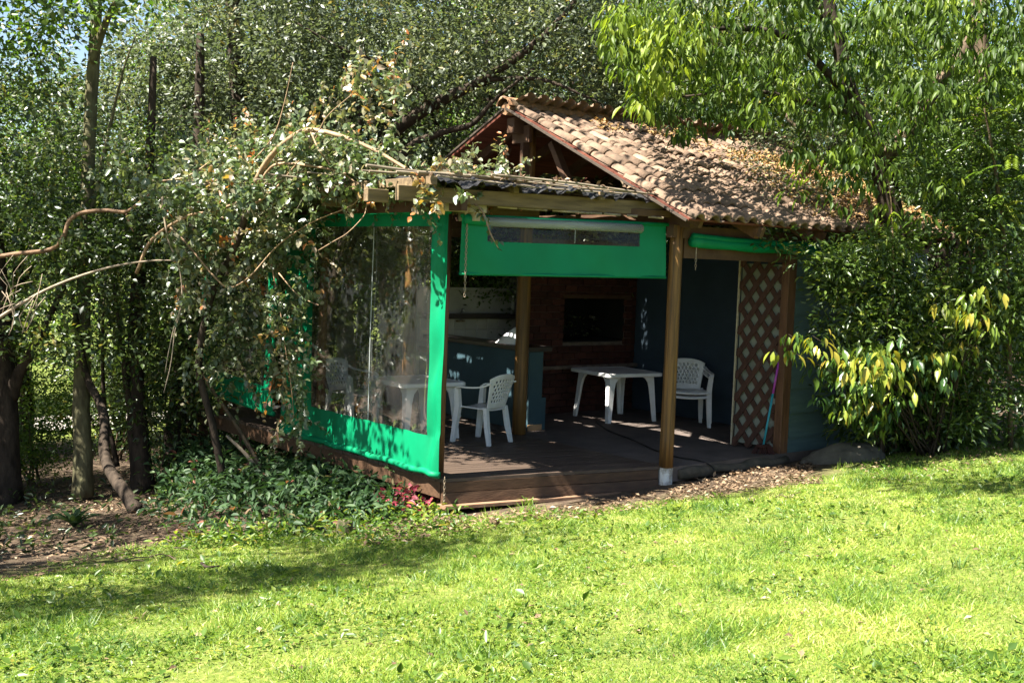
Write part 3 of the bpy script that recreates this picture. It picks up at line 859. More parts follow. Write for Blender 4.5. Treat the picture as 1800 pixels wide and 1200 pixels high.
pbar('rafter', (-3.31, 0.50, 2.60), (-3.31, 0.57, 2.60), 0.22, 0.115, M_BEAM)
for x, y in ((-2.43, 0.68), (-2.43, 2.95), (-2.43, 5.4)):
    zb = -0.0
    MB().tube([pl(x, y, zb), pl(x, y, 1.2), pl(x + .01, y, 2.55)], [0.05, 0.047, 0.045], n=12).build('post', M_LATPOST, per, smooth=True)
rn = random.Random(11)
for k in range(60):
    y = 0.05 + k * 0.095 + rn.uniform(-.05, .05) if k >= 14 else 0.02 + k * 0.028
    xa = -3.4 + rn.uniform(-.3, .8) if k % 3 else rn.uniform(-3.2, -1.5)
    xb = xa + rn.uniform(1.2, 2.6) if k < 14 else min(-0.2, xa + rn.uniform(1.6, 3.2))
    xb = min(xb, -0.18)
    za = 2.79 + rn.uniform(-.015, .05)
    MB().tube([pl(xa, y, za), pl((xa + xb) / 2, y + rn.uniform(-.04, .04), za + rn.uniform(-.03, .02)), pl(xb, y + rn.uniform(-.05, .05), za + rn.uniform(-.05, .02))],
              [rn.uniform(.008, .017)] * 3, n=6).build('cane', M_REED, per)
for k in range(9):      # short cane ends hanging under the beam, seen over the blind
    xa = -2.2 + k * 0.22 + rn.uniform(-.08, .08)
    MB().tube([pl(xa, 0.3 - k * .03, 2.57), pl(xa + rn.uniform(.06, .25), 0.22 - k * .03, 2.565)], 0.012, n=6).build('cane', M_REED, per)
# sagging black net in two layers
V = []; F = []
nx, ny = 60, 40
for j in range(ny + 1):
    for i in range(nx + 1):
        x = -3.0 + 2.85 * i / nx; y = 0.0 + 5.6 * j / ny
        z = 2.775 + 0.02 * math.sin(i * 0.8 + j * .3) + 0.018 * math.sin(i * 2.1 + j * 1.1)
        if j == 0: z -= 0.045 + 0.016 * math.sin(i * 0.35) + 0.008 * math.sin(i * 1.3)
        if j == 1: z += 0.02
        V.append(pl(x, y + (0.03 * math.sin(i * .7) if j == 0 else 0), z))
for j in range(ny):
    for i in range(nx):
        q = j * (nx + 1) + i
        if j > 2 and vnoise(np.array([i * 1.0]), np.array([j * 1.0]), 0.5, 5)[0] > (0.95 if j < 20 else 0.68): continue  # more holes towards the back, added to let light onto the deck
        F.append((q, q + 1, q + nx + 2, q + nx + 1))
o = MB().add(V, F).build('shade_net', M_NET, per, smooth=True)

# ------------------------------------------------------------------ canvas curtains
def canvas(name_parent, fn, S, T, hole, disp, win_name='clear_window', rolled=0.0):
    """fn(s,t,d) -> world point; frame of canvas round a clear window"""
    ns, ntt = len(S), len(T)
    def grid(cond, extra=0.0):
        V = []; F = []
        for j, t in enumerate(T):
            for i, s in enumerate(S):
                V.append(fn(s, t, disp(s, t) + extra))
        for j in range(ntt - 1):
            for i in range(ns - 1):
                sc = (S[i] + S[i + 1]) / 2; tc = (T[j] + T[j + 1]) / 2
                if cond(sc, tc):
                    q = j * ns + i
                    F.append((q, q + 1, q + ns + 1, q + ns))
        return V, F
    inside = lambda s, t: hole[0] < s < hole[1] and hole[2] < t < hole[3]
    Vc, Fc = grid(lambda s, t: not inside(s, t))
    Vw, Fw = grid(inside)
    def clean(V, F):
        used = sorted(set(i for f in F for i in f)); mp = {a: k for k, a in enumerate(used)}
        return [V[i] for i in used], [tuple(mp[i] for i in f) for f in F]
    Vc, Fc = clean(Vc, Fc)
    MB().add(Vc, Fc).build('canvas', M_GREEN, name_parent, smooth=True)
    if Fw:
        Vw, Fw = clean(Vw, Fw)
        MB().add(Vw, Fw).build(win_name, M_CLEAR, name_parent, smooth=True)

def span(*parts):
    out = []
    for a, b, n in parts:
        out += list(np.linspace(a, b, n, endpoint=False))
    out.append(parts[-1][1])
    return out

# side curtain, let down
sc_ = thing('side_curtain', (-2.53, 0.5, 0), 'green canvas curtain with a big clear window let down along the deck side', 'curtain')
def disp1(s, t):
    d = 0.012 * math.sin(2.1 * s + 1.0) * (1 - t / 2.5)
    if s < 0.26: d += 0.018 * math.sin(9 * t + 6 * s) * math.exp(-((s - .13) / .09) ** 2) + 0.022 * math.sin(24 * s + 1.1 * t)
    if t < 0.40: d += 0.014 * math.sin(17 * s + 2.5 * t) * (0.4 + t) + 0.07 * (0.4 - t) ** 1.0 * 0.6
    if t > 2.36: d += 0.010 * math.sin(11 * s)
    d += 0.008 * math.sin(3 * t + 4 * s)
    return d
S = span((0, .24, 14), (.24, 2.5, 60), (2.5, 3.15, 10)); T = span((0.06, .39, 14), (.39, 2.37, 40), (2.37, 2.50, 6))
canvas(sc_, lambda s, t, d: (-d, s - 0.004 * t, t - (0.0 if s < 2 else 0.0)), S, T, (.24, 2.5, .39, 2.37), disp1)
V = [( -disp1(s, .05) - .005, s, 0.045 + 0.006 * math.sin(9 * s)) for s in np.linspace(-0.01, 3.16, 40)]
MB().tube(V, 0.032, n=12).build('bottom_roll', M_GREEN, sc_, smooth=True)
MB().tube([(0, -0.01, 2.505), (0, 3.16, 2.505)], 0.022, n=10).build('top_rod', M_GREEN, sc_, smooth=True)
M_SEAM = mat('seam_thread', (0.35, 0.38, 0.36), rough=0.5)
MB().tube([(-.016, 1.28, .40), (-.012, 1.29, 1.2), (-.014, 1.27, 2.36)], 0.005, n=5).build('seam', M_SEAM, sc_)

# second side curtain, further along, half raised
sc2 = thing('side_curtain', (-2.53, 3.86, 0), 'second green curtain farther along the deck side, hanging short behind the vine', 'curtain')
disp2 = lambda s, t: 0.015 * math.sin(5 * s) + 0.02 * math.sin(3 * t + 2 * s)
canvas(sc2, lambda s, t, d: (-d, s, t + .035 * s), span((0, .2, 5), (.2, 1.75, 20), (1.75, 2.0, 5)), span((0.2, .5, 8), (.5, 2.3, 20), (2.3, 2.48, 4)), (.2, 1.75, .5, 2.3), disp2)
MB().tube([(0, 0, .2), (0, 2.0, .27)], 0.03, n=10).build('bottom_roll', M_GREEN, sc2, smooth=True)

# front blind, half rolled up
fb = thing('front_blind', (-2.49, 0.42, 0), 'green front blind hanging short, its clear window rolled up at the top', 'blind')
BL = math.hypot(2.44, 0.42); BA = math.atan2(-0.40, 2.44)
def fbp(s, t, d):
    return (s * math.cos(BA) + d * math.sin(BA), s * math.sin(BA) - d * math.cos(BA), t + 0.012 * s)
disp3 = lambda s, t: 0.016 * math.sin(4 * s + 3 * t) + 0.02 * math.sin(9 * s + 5 * t) * (2.5 - t) + 0.012 * math.sin(21 * s - 2 * t) * (2.5 - t) ** 2 + 0.03 * (2.5 - t)
canvas(fb, fbp, span((0.03, .30, 8), (.30, 2.06, 40), (2.06, 2.40, 8)), span((1.935, 2.24, 10), (2.24, 2.40, 5), (2.40, 2.48, 3)), (.30, 2.06, 2.24, 2.6), disp3)
MB().tube([fbp(.26, 2.425, .03), fbp(1.2, 2.425, .035), fbp(2.06, 2.42, .03)], 0.046, n=16).build('rolled_window', M_CLEARROLL, fb, smooth=True)
MB().tube([fbp(.03, 2.47, 0), fbp(2.42, 2.475, 0)], 0.018, n=10).build('top_rod', M_GREEN, fb, smooth=True)
MB().tube([fbp(.03, 1.935, disp3(.03, 1.93)), fbp(1.2, 1.935, disp3(1.2, 1.93)), fbp(2.4, 1.935, disp3(2.4, 1.93))], 0.014, n=8).build('bottom_hem', M_GREEN, fb, smooth=True)
MB().tube([fbp(.05, 2.44, .03), fbp(.26, 2.43, .03)], 0.05, n=14).build('rolled_canvas', M_GREEN, fb, smooth=True)
V = [fbp(1.26, t, .045) for t in (2.25, 2.40)]
MB().tube(V, 0.004, n=5).build('seam', M_SEAM, fb)

# blind rolled up tight under the eave
eb = thing('eave_blind', (0.14, -0.09, 2.345), 'tightly rolled green canvas blind tied under the tiled eave', 'blind')
mb = MB()
pp = [(x, 0.004 * math.sin(5 * x), -0.012 * x - 0.01 * math.sin(x * 1.9)) for x in np.linspace(0, 2.9, 24)]
mb.tube(pp, [0.058 + 0.005 * math.sin(i) for i in range(24)], n=14, wob=0.05).build('canvas_roll', M_GREEN, eb, smooth=True)
MB().tube([(x, -0.012, z + .052) for x, y, z in pp], 0.035, n=10).build('canvas_flap', M_GREEN, eb, smooth=True)

# chains
def chain(p, n, label, rod=False, ln=0.036):
    t = thing('chain', p, label, 'chain')
    for k in range(n):
        pts = [(0.009 * math.cos(a), 0, -k * ln * .78 + ln * .5 * math.sin(a)) for a in np.linspace(0, 2 * math.pi, 9)]
        mb = MB().tube(pts, 0.0035, n=5, caps=False)
        o = mb.build('chain_link', M_CHAIN, t)
        o.rotation_euler = (0, 0, (k % 2) * 1.57 + 0.6)
    return t
c1 = chain((-2.43, 0.36, 2.44), 26, 'rusty chain hanging beside the bright edge of the side curtain')
c2 = chain((-2.53, 0.44, 0.02), 9, 'short chain hanging from the bottom of the side curtain')
c3 = chain((0.2, -0.1, 2.18), 5, 'hook chain hanging by the corner post under the eave')
MB().tube([(0, 0, -0.02), (0, 0, 0.2)], 0.006, n=6).build('rod', M_CHAIN, c3)

# ------------------------------------------------------------------ plastic tables and chairs
def make_table(loc, rz, label, W=0.86, H=0.66):
    t = thing('plastic_table', loc, label, 'table', rz, group='white plastic garden tables')
    # top with rounded corners and a lip
    def ring(w, r, z, n=6):
        pts = []
        for cx, cy, a0 in ((1, 1, 0), (-1, 1, 90), (-1, -1, 180), (1, -1, 270)):
            for k in range(n):
                a = math.radians(a0 + 90 * k / (n - 1))
                pts.append((cx * (w - r) + r * math.cos(a), cy * (w - r) + r * math.sin(a), z))
        return pts
    w = W / 2
    R = [ring(w - .012, .05, H - .05), ring(w, .06, H - .045), ring(w, .06, H - .008), ring(w - .01, .055, H), ring(w - .03, .05, H), ring(w - .035, .05, H - .004)]
    V = [p for r in R for p in r]; n = len(R[0]); F = []
    for j in range(len(R) - 1):
        for i in range(n):
            F.append((j * n + i, j * n + (i + 1) % n, (j + 1) * n + (i + 1) % n, (j + 1) * n + i))
    F.append(tuple((len(R) - 1) * n + i for i in range(n)))
    V2 = ring(w - .02, .05, H - .03); b = len(V); V += V2
    F.append(tuple(b + i for i in range(n - 1, -1, -1)))
    MB().add(V, F).build('tabletop', M_TABLEPL, t)
    for sx in (-1, 1):
        for sy in (-1, 1):
            V = []; F = []
            zs = [0, .02, H * .4, H * .65, H * .8, H * .88, H - .035]
            wd = [.055, .06, .072, .082, .10, .14, .23]
            c0 = w - .115
            for z, d in zip(zs, wd):
                off = .045 * (1 - z / H)
                o = c0 + .075 + off - .06
                # L section, open to the inside
                for x, y in ((o, o), (o - d, o), (o - d, o - .022), (o - .022, o - .022), (o - .022, o - d), (o, o - d)):
                    V.append((sx * x, sy * y, z))
            for j in range(len(zs) - 1):
                for i in range(6):
                    f = (j * 6 + i, j * 6 + (i + 1) % 6, (j + 1) * 6 + (i + 1) % 6, (j + 1) * 6 + i)
                    F.append(f if sx * sy < 0 else f[::-1])
            F.append((0, 1, 2, 3, 4, 5) if sx * sy > 0 else (5, 4, 3, 2, 1, 0))
            MB().add(V, F).build('leg', M_TABLEPL, t)
    return t
make_table((-1.22, 2.86, 0.002), math.radians(-2), 'white square plastic table on the deck behind the clear curtain')
make_table((2.12, 2.95, 0.0), math.radians(-8), 'white square plastic table on the slab in front of the brick barbecue', W=0.92)

def make_chair(loc, rz, label, group='white plastic armchairs'):
    c = thing('plastic_chair', loc, label, 'chair', rz, group)
    # seat: dished sheet with a rolled front edge
    V = []; F = []; n = 12
    for j in range(n + 1):
        y = -.20 + .43 * j / n
        for i in range(n + 1):
            f = i / n * 2 - 1
            wd = .205 + .03 * j / n
            z = .405 + .012 * (y + .2) / .43 - .016 * (1 - f * f) + (.0 if j < n else -.025) - (.006 if j == n - 1 else 0)
            V.append((f * wd, y, z))
    def sheet(V, F, nx, ny, keep=lambda i, j: True, th=.008, nrm=(0, 0, 1)):
        for j in range(ny):
            for i in range(nx):
                if keep(i, j):
                    q = j * (nx + 1) + i
                    F.append((q, q + 1, q + nx + 2, q + nx + 1))
    sheet(V, F, n, n)
    def solid(name, V, F, th):
        me = rawmesh(name, np.array(V), F, M_WHITEPL, smooth=True)
        bm = bmesh.new(); bm.from_mesh(me)
        bmesh.ops.delete(bm, geom=[v for v in bm.verts if not v.link_faces], context='VERTS')
        bmesh.ops.recalc_face_normals(bm, faces=bm.faces)
        bmesh.ops.solidify(bm, geom=list(bm.faces), thickness=th)
        bm.to_mesh(me); bm.free()
        return link(bpy.data.objects.new(name, me), c)
    solid('seat', V, F, .012)
    # backrest: wrapped shell with diamond openings
    V = []; F = []; nx, ny = 34, 26
    for j in range(ny + 1):
        t = j / ny
        for i in range(nx + 1):
            f = i / nx * 2 - 1
            top = .80 - .055 * abs(f) ** 2.6
            z = .40 + (top - .40) * t
            wd = .185 + .065 * t ** 1.3
            y = -.205 - .115 * t + .055 * (abs(f) ** 2) * (0.35 + .65 * t)
            V.append((f * wd, y, z))
    def keep(i, j):
        if j < 5 or j > ny - 4 or i < 4 or i > nx - 5: return True
        b = (j - 5) % 3; a = (i - 4 + 2 * (((j - 5) // 3) % 2)) % 4
        return not (a in (0, 1) and b in (0, 1))
    sheet(V, F, nx, ny, keep)
    solid('backrest', V, F, .010)
    for s in (-1, 1):
        # arm sweeping from the back to the front leg
        path = smoothpath([(s * .235, -.27, .70), (s * .262, -.15, .655), (s * .275, 0, .64), (s * .268, .14, .635), (s * .255, .205, .60)], 4)
        mb = MB()
        for k in range(len(path) - 1):
            mb.bar(path[k], np.asarray(path[k + 1]) + (np.asarray(path[k + 1]) - path[k]) * .08, .052, .016)
        mb.build('armrest', M_WHITEPL, c)
        mb = MB()
        sec = [(.61, .20, .255, .026, .05), (.41, .205, .235, .03, .06), (.2, .225, .243, .027, .052), (0, .245, .252, .022, .042)]
        for (z, y, x, a, b), (z2, y2, x2, a2, b2) in zip(sec[1:], sec[:-1]):
            mb.hexa([(s * x - a, y - b, z), (s * x + a, y - b, z), (s * x + a, y + .005, z), (s * x - a, y + .005, z)],
                    [(s * x2 - a2, y2 - b2, z2), (s * x2 + a2, y2 - b2, z2), (s * x2 + a2, y2 + .005, z2), (s * x2 - a2, y2 + .005, z2)])
        mb.build('leg', M_WHITEPL, c)
        mb = MB()
        sec = [(.42, -.20, .19, .024, .05), (.2, -.235, .205, .026, .05), (0, -.275, .222, .02, .04)]
        for (z, y, x, a, b), (z2, y2, x2, a2, b2) in zip(sec[1:], sec[:-1]):
            mb.hexa([(s * x - a, y, z), (s * x + a, y, z), (s * x + a, y + b, z), (s * x - a, y + b, z)],
                    [(s * x2 - a2, y2, z2), (s * x2 + a2, y2, z2), (s * x2 + a2, y2 + b2, z2), (s * x2 - a2, y2 + b2, z2)])
        mb.build('leg', M_WHITEPL, c)
    return c
def heading(dx, dy): return math.atan2(-dx, dy)
ch = make_chair((-0.77, 2.16, 0.002), heading(-.30, .95), 'white plastic armchair pulled up to the table at the deck opening')
def place(loc, rz, label):
    k = copy_tree(ch); k.location = loc; k.rotation_euler = (0, 0, rz); k['label'] = label
    return k
place((-1.42, 3.98, 0.002), heading(.35, -.95), 'white plastic armchair behind the clear curtain at the far side of the table')
place((2.62, 2.08, 0.0), heading(-.62, -.78), 'lower white plastic armchair of the stacked pair beside the dark blue wall')
place((2.605, 2.06, 0.062), heading(-.62, -.78), 'upper white plastic armchair nested on the stacked pair by the dark blue wall')

# ------------------------------------------------------------------ lattice panel with a pale sheet behind
LA = np.array([1.755, 0.58]); LB = np.array([1.862, 0.06])
lat = thing('lattice_panel', (LA[0], LA[1], 0.02), 'red brown diamond lattice panel at the hut entrance backed by a pale sheet', 'lattice')
ld = LB - LA; LW = np.linalg.norm(ld); ld = ld / LW; ln_ = np.array([ld[1], -ld[0]])
if ln_ @ (CAM[:2] - LA) < 0: ln_ = -ln_
LH = 2.18
def lp(s, z, d=0): return (ld[0] * s + ln_[0] * d, ld[1] * s + ln_[1] * d, z)
for fam in (1, -1):
    dx, dz = 0.178, 0.262
    slope = dz / dx
    k = -20
    while k < 20:
        # line z = fam*slope*(s - k*dx)
        pts = []
        s0, s1 = 0.0, LW
        za, zb = fam * slope * (s0 - k * dx) + (LH if fam < 0 else 0), fam * slope * (s1 - k * dx) + (LH if fam < 0 else 0)
        def clip(s, z, other):
            return s, z
        (sa, za), (sb, zb) = (s0, za), (s1, zb)
        if max(za, zb) > 0.02 and min(za, zb) < LH - .02:
            def cut(s, z, s2, z2):
                if z < 0: return s + (0 - z) * (s2 - s) / (z2 - z), 0
                if z > LH: return s + (LH - z) * (s2 - s) / (z2 - z), LH
                return s, z
            a = cut(sa, za, sb, zb); b2 = cut(sb, zb, sa, za)
            if abs(a[0] - b2[0]) > .03:
                d = .012 if fam > 0 else .003
                MB().bar(lp(a[0], a[1], d), lp(b2[0], b2[1], d), .06, .008, up=(ln_[0], ln_[1], 0)).build('slat', M_LATTICE, lat)
        k += 1
MB().bar(lp(-.012, 0, .005), lp(-.012, LH, .005), .018, .03, up=(ln_[0], ln_[1], 0)).build('frame_edge', M_PALEBEAM, lat)
MB().bar(lp(0, LH + .02, .005), lp(LW, LH + .02, .005), .03, .04, up=(ln_[0], ln_[1], 0)).build('frame_rail', M_LATTICE, lat)
a, b_ = lp(0.005, 0.03, -.03), lp(LW - .01, 0.03, -.03)
mb = MB(); mb.hexa([lp(.005, .03, -.034), lp(LW - .01, .03, -.034), lp(LW - .01, .03, -.028), lp(.005, .03, -.028)],
                   [lp(.005, LH - .05, -.034), lp(LW - .01, LH - .05, -.034), lp(LW - .01, LH - .05, -.028), lp(.005, LH - .05, -.028)])
mb.build('backing_sheet', M_PALE, lat)

def onplane(x, y, p, n):
    d = FWD + RIGHT * ((x - 900) / FPX) - UP * ((y - 600) / FPX)
    return CAM + d * (((np.asarray(p) - CAM) @ n) / (d @ n))
b0_ = onplane(1341, 797, (0, 0, 0), np.array([0, 0, 1.0]))
b1_ = onplane(1369, 636, (LA[0] + ln_[0] * .03, LA[1] + ln_[1] * .03, 0), np.array([ln_[0], ln_[1], 0]))
br = thing('broom', (b0_[0], b0_[1], 0.0), 'broom with a purple and teal handle leaning on the lattice panel', 'broom')
p0 = np.array([0, 0, .09]); p1 = b1_ - np.array([b0_[0], b0_[1], 0])
pm = p0 + (p1 - p0) * .62
MB().tube([p0, pm], 0.013, n=10).build('handle', M_TEALH, br, smooth=True)
o = MB().tube([pm, p1], 0.0135, n=10).build('handle', M_PURPLE, br, smooth=True); o['label'] = 'purple upper handle half'
mb = MB()
for k in range(40):
    a = random.uniform(-.1, .1); c = random.uniform(-.02, .02)
    mb.tube([(a * .6, -a * .5 + c, .10), (a, -a * .8 + c * 1.8, .0)], .006, n=4)
mb.build('bristles', M_BRISTLE, br)
MB().box((-.07, -.035, .075), (.07, .035, .11)).build('head', M_BRISTLE, br)

# cable along the floor
pts = [(1.62, 2.78, .008), (1.2, 2.1, .008), (.95, 1.45, .008), (.62, .75, .008), (.5, .3, .008), (.55, .05, .008), (.58, -.12, -.03), (.55, -.22, -.12)]
cb = MB().tube(smoothpath(pts, 6), 0.008, n=6).build('cable', M_CABLE, None, smooth=True)
tag(cb, 'black cable lying across the floor slab to its front edge', 'cable')

# rock beside the blue wall
bm = bmesh.new()
bmesh.ops.create_icosphere(bm, subdivisions=5, radius=1)
from mathutils import noise as mnoise
for v in bm.verts:
    p = v.co.copy()
    k = 1 + .16 * mnoise.noise(p * 1.4) + .06 * mnoise.noise(p * 4) + .02 * mnoise.noise(p * 11)
    v.co = Vector((p.x * .50 * k, p.y * .3 * k, p.z * .25 * k))
me = bpy.data.meshes.new('rock'); bm.to_mesh(me); bm.free()
me.materials.append(M_ROCK); me.polygons.foreach_set('use_smooth', np.ones(len(me.polygons), bool))
rk = link(bpy.data.objects.new('rock', me))
rp = at(1478, 835, 13.0)
rk.location = (rp[0] + .04, rp[1] - .05, gz(rp[0], rp[1]) - 0.05); rk.rotation_euler = (0.05, -0.1, -YAW - .05)
tag(rk, 'grey half-buried boulder in the grass beside the blue plank wall', 'rock')
# small cut stump at the edge of the ground cover
sp = ong(605, 940)
st = MB().tube([(0, 0, -.1), (0, 0, .08), (.005, 0, .13)], [.075, .07, .066], n=12, wob=.15).build('tree_stump', M_BARKG, None)
st.location = sp; tag(st, 'small cut stump at the lawn edge under the side curtain', 'stump')

# ------------------------------------------------------------------ vegetation helpers
def region(poly, n, Dlo, Dhi, Dfn=None):
    """n points inside the solid seen through a pixel outline between two depths"""
    poly = np.asarray(poly, float)
    lo, hi = poly.min(0), poly.max(0)
    X = np.empty(0); Y = np.empty(0)
    while len(X) < n:
        x = RNG.uniform(lo[0], hi[0], n * 2); y = RNG.uniform(lo[1], hi[1], n * 2)
        k = inpoly(x, y, poly)
        X = np.append(X, x[k]); Y = np.append(Y, y[k])
    X = X[:n]; Y = Y[:n]
    D = RNG.uniform(Dlo, Dhi, n)
    if Dfn is not None: D = D + Dfn(X, Y)
    return CAM + (FWD + RIGHT * ((X - 900) / FPX)[:, None] - UP * ((Y - 600) / FPX)[:, None]) * D[:, None]

def sprays(cent, per, sig, L, Wr, droop=0.3, up=1.0, tint=(2.2, 2.6), flat=0.6, dirtint=0.0):
    """clusters of leaves round twig ends"""
    n = len(cent)
    N = n * per
    c = np.repeat(cent, per, 0)
    off = RNG.normal(size=(N, 3)) * sig
    off[:, 2] *= flat
    pos = c + off
    ax = norm(off + RNG.normal(size=(N, 3)) * sig * 0.6)
    ax[:, 2] -= droop
    ax = norm(ax)
    nr = norm(RNG.normal(size=(N, 3)) * 0.75 + np.array([0, 0, up]))
    Ls = L * RNG.uniform(0.6, 1.25, N)
    W = Ls * Wr * RNG.uniform(0.8, 1.25, N)
    ct = np.repeat(RNG.beta(tint[0], tint[1], n), per)
    t = np.clip(ct + RNG.normal(size=N) * 0.14, 0.01, 0.99)
    return pos, ax, nr, Ls, W, t

def rosettes(cent, per, L, Wr, droop=0.9, rad=0.05, tint=(2, 2.5), tj=0.1):
    """drooping leaves radiating from shoot ends"""
    n = len(cent); N = n * per
    c = np.repeat(cent, per, 0)
    a = RNG.uniform(0, 2 * math.pi, N)
    out = np.stack([np.cos(a), np.sin(a), np.zeros(N)], -1)
    pos = c + out * rad * RNG.uniform(0.2, 2.6, N)[:, None] + RNG.normal(size=(N, 3)) * rad * np.array([1, 1, .7])
    ax = norm(out * RNG.uniform(.3, 1.0, N)[:, None] + np.array([0, 0, -1.0]) * (droop * RNG.uniform(.5, 1.4, N))[:, None])
    nr = norm(out * 0.8 + np.array([0, 0, 1.0]) + RNG.normal(size=(N, 3)) * .35)
    Ls = L * RNG.uniform(.45, 1.3, N)
    W = Ls * Wr * RNG.uniform(.75, 1.3, N)
    t = np.clip(np.repeat(RNG.beta(tint[0], tint[1], n), per) + RNG.normal(size=N) * tj, .01, .99)
    return pos, ax, nr, Ls, W, t

def cat_(*a):
    return [np.concatenate(x) for x in zip(*a)]

def trunk(parent, name, pts, m, n=10, wob=0.12, seed=0, sub=5):
    """pts: (x, y, D, radius) in photo pixels and metres"""
    P = smoothpath([tuple(at(p[0], p[1], p[2])) + (p[3],) for p in pts], sub)
    org = np.array(parent.location)
    return MB().tube([p[:3] - org for p in P], [max(p[3], .004) for p in P], n=n, wob=wob, seed=seed).build(name, m, parent, smooth=True)

def limb(parent, name, pts, rad, m, n=7, seed=0):
    P = smoothpath(pts, 5)
    R = np.interp(np.linspace(0, 1, len(P)), np.linspace(0, 1, len(rad)), rad)
    org = np.array(parent.location)
    return MB().tube([p - org for p in P], list(R), n=n, wob=.15, seed=seed).build(name, m, parent, smooth=True)

# ------------------------------------------------------------------ the wood behind
def crown_variant(seed, R, m_tw, per, L, mt, wr=.48):
    d = rand_unit(m_tw) * (RNG.random((m_tw, 1)) ** 0.45)
    # knock out wedges so the outline is uneven and the sky shows through
    hole = rand_unit(5)
    k = np.all((norm(d) @ hole.T) < 0.88, 1) | (np.linalg.norm(d, axis=1) < .4)
    d = d[k]
    ends = d * np.array(R)
    ends = ends[:56]
    pick = RNG.integers(len(ends), size=m_tw)
    c = ends[pick] + RNG.normal(size=(m_tw, 3)) * np.array([.34, .34, .2])
    A = sprays(c, per, .17, L, wr, droop=.25)
    return leaf_mesh('crown', LEAF_S, *A, mt)
CV = [crown_variant(1, (2.3, 2.3, 2.0), 250, 50, .095, ML_GREY), crown_variant(2, (2.2, 2.5, 1.8), 250, 50, .09, ML_DARK),
      crown_variant(3, (2.4, 2.2, 2.2), 250, 50, .092, ML_GREY), crown_variant(4, (2.3, 2.3, 1.9), 240, 46, .1, ML_LIME)]
rn = random.Random(5)
def wood_tree(x, y, D, crowns, label, group, bark=M_BARKD, tr=.13, lean=0.0, name='forest_tree'):
    """stands where the pixel column x meets the ground at depth D"""
    p = at(x, y, D)
    g = gz(p[0], p[1]) - .1
    t = thing(name, (p[0], p[1], g), label[0] if isinstance(label, tuple) else label, 'tree', 0, group)
    top = max(c[2] for c in crowns)
    pts = []
    for i in range(6):
        f = i / 5
        pts.append(np.array([p[0] + lean * f * 1.5 + rn.uniform(-.12, .12) * (i > 0), p[1] + rn.uniform(-.15, .15) * (i > 0), g + (top - g) * f]))
    limb(t, 'trunk', pts, [tr * 1.25, tr, tr * .8, tr * .35], bark, n=9, seed=rn.randrange(99))
    for (dx, dy, z, sc, v) in crowns:
        q = np.array([p[0] + dx, p[1] + dy, z])
        a = pts[3] * (1 - .3) + pts[2] * .3
        b = q + np.array([rn.uniform(-.8, .8), rn.uniform(-.8, .8), rn.uniform(0, .8)]) * sc
        limb(t, 'limb', [a, (a + b) / 2 + np.array([rn.uniform(-.2, .2), rn.uniform(-.2, .2), -.15]), b], [tr * .5, tr * .3, .012], bark, n=6, seed=rn.randrange(99))
        b2 = q + np.array([rn.uniform(-1.5, 1.5), rn.uniform(-1.5, 1.5), rn.uniform(-.2, 1.0)]) * sc
        limb(t, 'limb', [a, (a + b2) / 2 + np.array([0, 0, -.1]), b2], [tr * .4, tr * .22, .01], bark, n=6, seed=rn.randrange(99))
        o = inst('crown', CV[v], t, Matrix.Translation(q - np.array(t.location)) @ Matrix.Rotation(rn.uniform(0, 6.28), 4, 'Z') @ Matrix.Rotation(rn.uniform(-.5, .5), 4, 'X') @ Matrix.Scale(sc, 4))
    return t
GB_ = 'trees close behind the hut'
LL_ = iter(['grey-green tree behind the vine left of the leaning tree', 'grey-green tree behind the orange-tipped vine sprays', 'tall grey-green tree rising straight above the gable apex', 'grey and bright green tree above the front half of the ridge',
            'grey-green tree above the ridge just left of the drooping bright leaves', 'bright green tree behind the drooping crown above the far half of the ridge', 'dark-leaved tree behind the broad-leaved crown and small dusty sprays', 'dark-leaved tree behind the ivy-hung trunk at the right'])
for (x, D, zz, v, v2) in [(560, 17.0, 4.6, 0, 2), (700, 18.0, 5.2, 2, 0), (840, 17.2, 5.4, 0, 2), (990, 18.2, 5.0, 2, 3), (1120, 17.0, 5.0, 0, 0), (1280, 18.5, 5.2, 3, 1), (1450, 17.5, 4.6, 1, 0), (1650, 17.0, 4.4, 1, 1)]:
    wood_tree(x, 500, D, [(rn.uniform(-.5, .5), rn.uniform(-.5, .5), zz, 1.0, v), (rn.uniform(-1, 1), rn.uniform(0, 1), zz - 2.3, .85, v2)], next(LL_), GB_)
GB_ = 'trees of the wood beyond the left trunks'
LL_ = iter(['dark-leaved tree behind the forking trunk at the left edge', 'bright tall-crowned tree seen between the forking and the mossy trunk', 'grey-leaved tree behind the upright dark trunk left of the second curtain', 'low grey-leaved tree behind the second curtain', 'low bright tree beyond the bent trunk', 'grey tree behind the tall dark trunk over the pergola'])
for (x, D, zz, v, v2) in [(-60, 17.5, 3.4, 1, 3), (40, 18.8, 3.4, 3, None), (330, 16.4, 4.2, 0, 1), (420, 17.6, 3.2, 0, 2), (215, 19.0, 2.4, 3, None), (500, 19.2, 4.8, 2, 1)]:
    cr = [(rn.uniform(-.5, .5), rn.uniform(-.5, .5), zz, .95, v)]
    if v2 is not None: cr.append((rn.uniform(-1, 1), rn.uniform(0, 1), zz - 2.2, .8, v2))
    wood_tree(x, 500, D, cr, next(LL_), GB_, tr=.11)
GB_ = 'trees deep in the wood'
LL_ = iter(['bright tree deep in the wood ' + w for w in ('beyond the left edge trunk', 'behind the straight mossy trunk top', 'low behind the second curtain', 'low behind the pergola vine', 'above the gable apex between dark limbs', 'low behind the front of the ridge', 'left of the lime leaf cluster above the ridge', 'low behind the middle of the ridge', 'behind the broad drooping crown', 'behind the small dusty sprays', 'behind the feathery fronds', 'at the far right behind the ivy-hung trunk')])
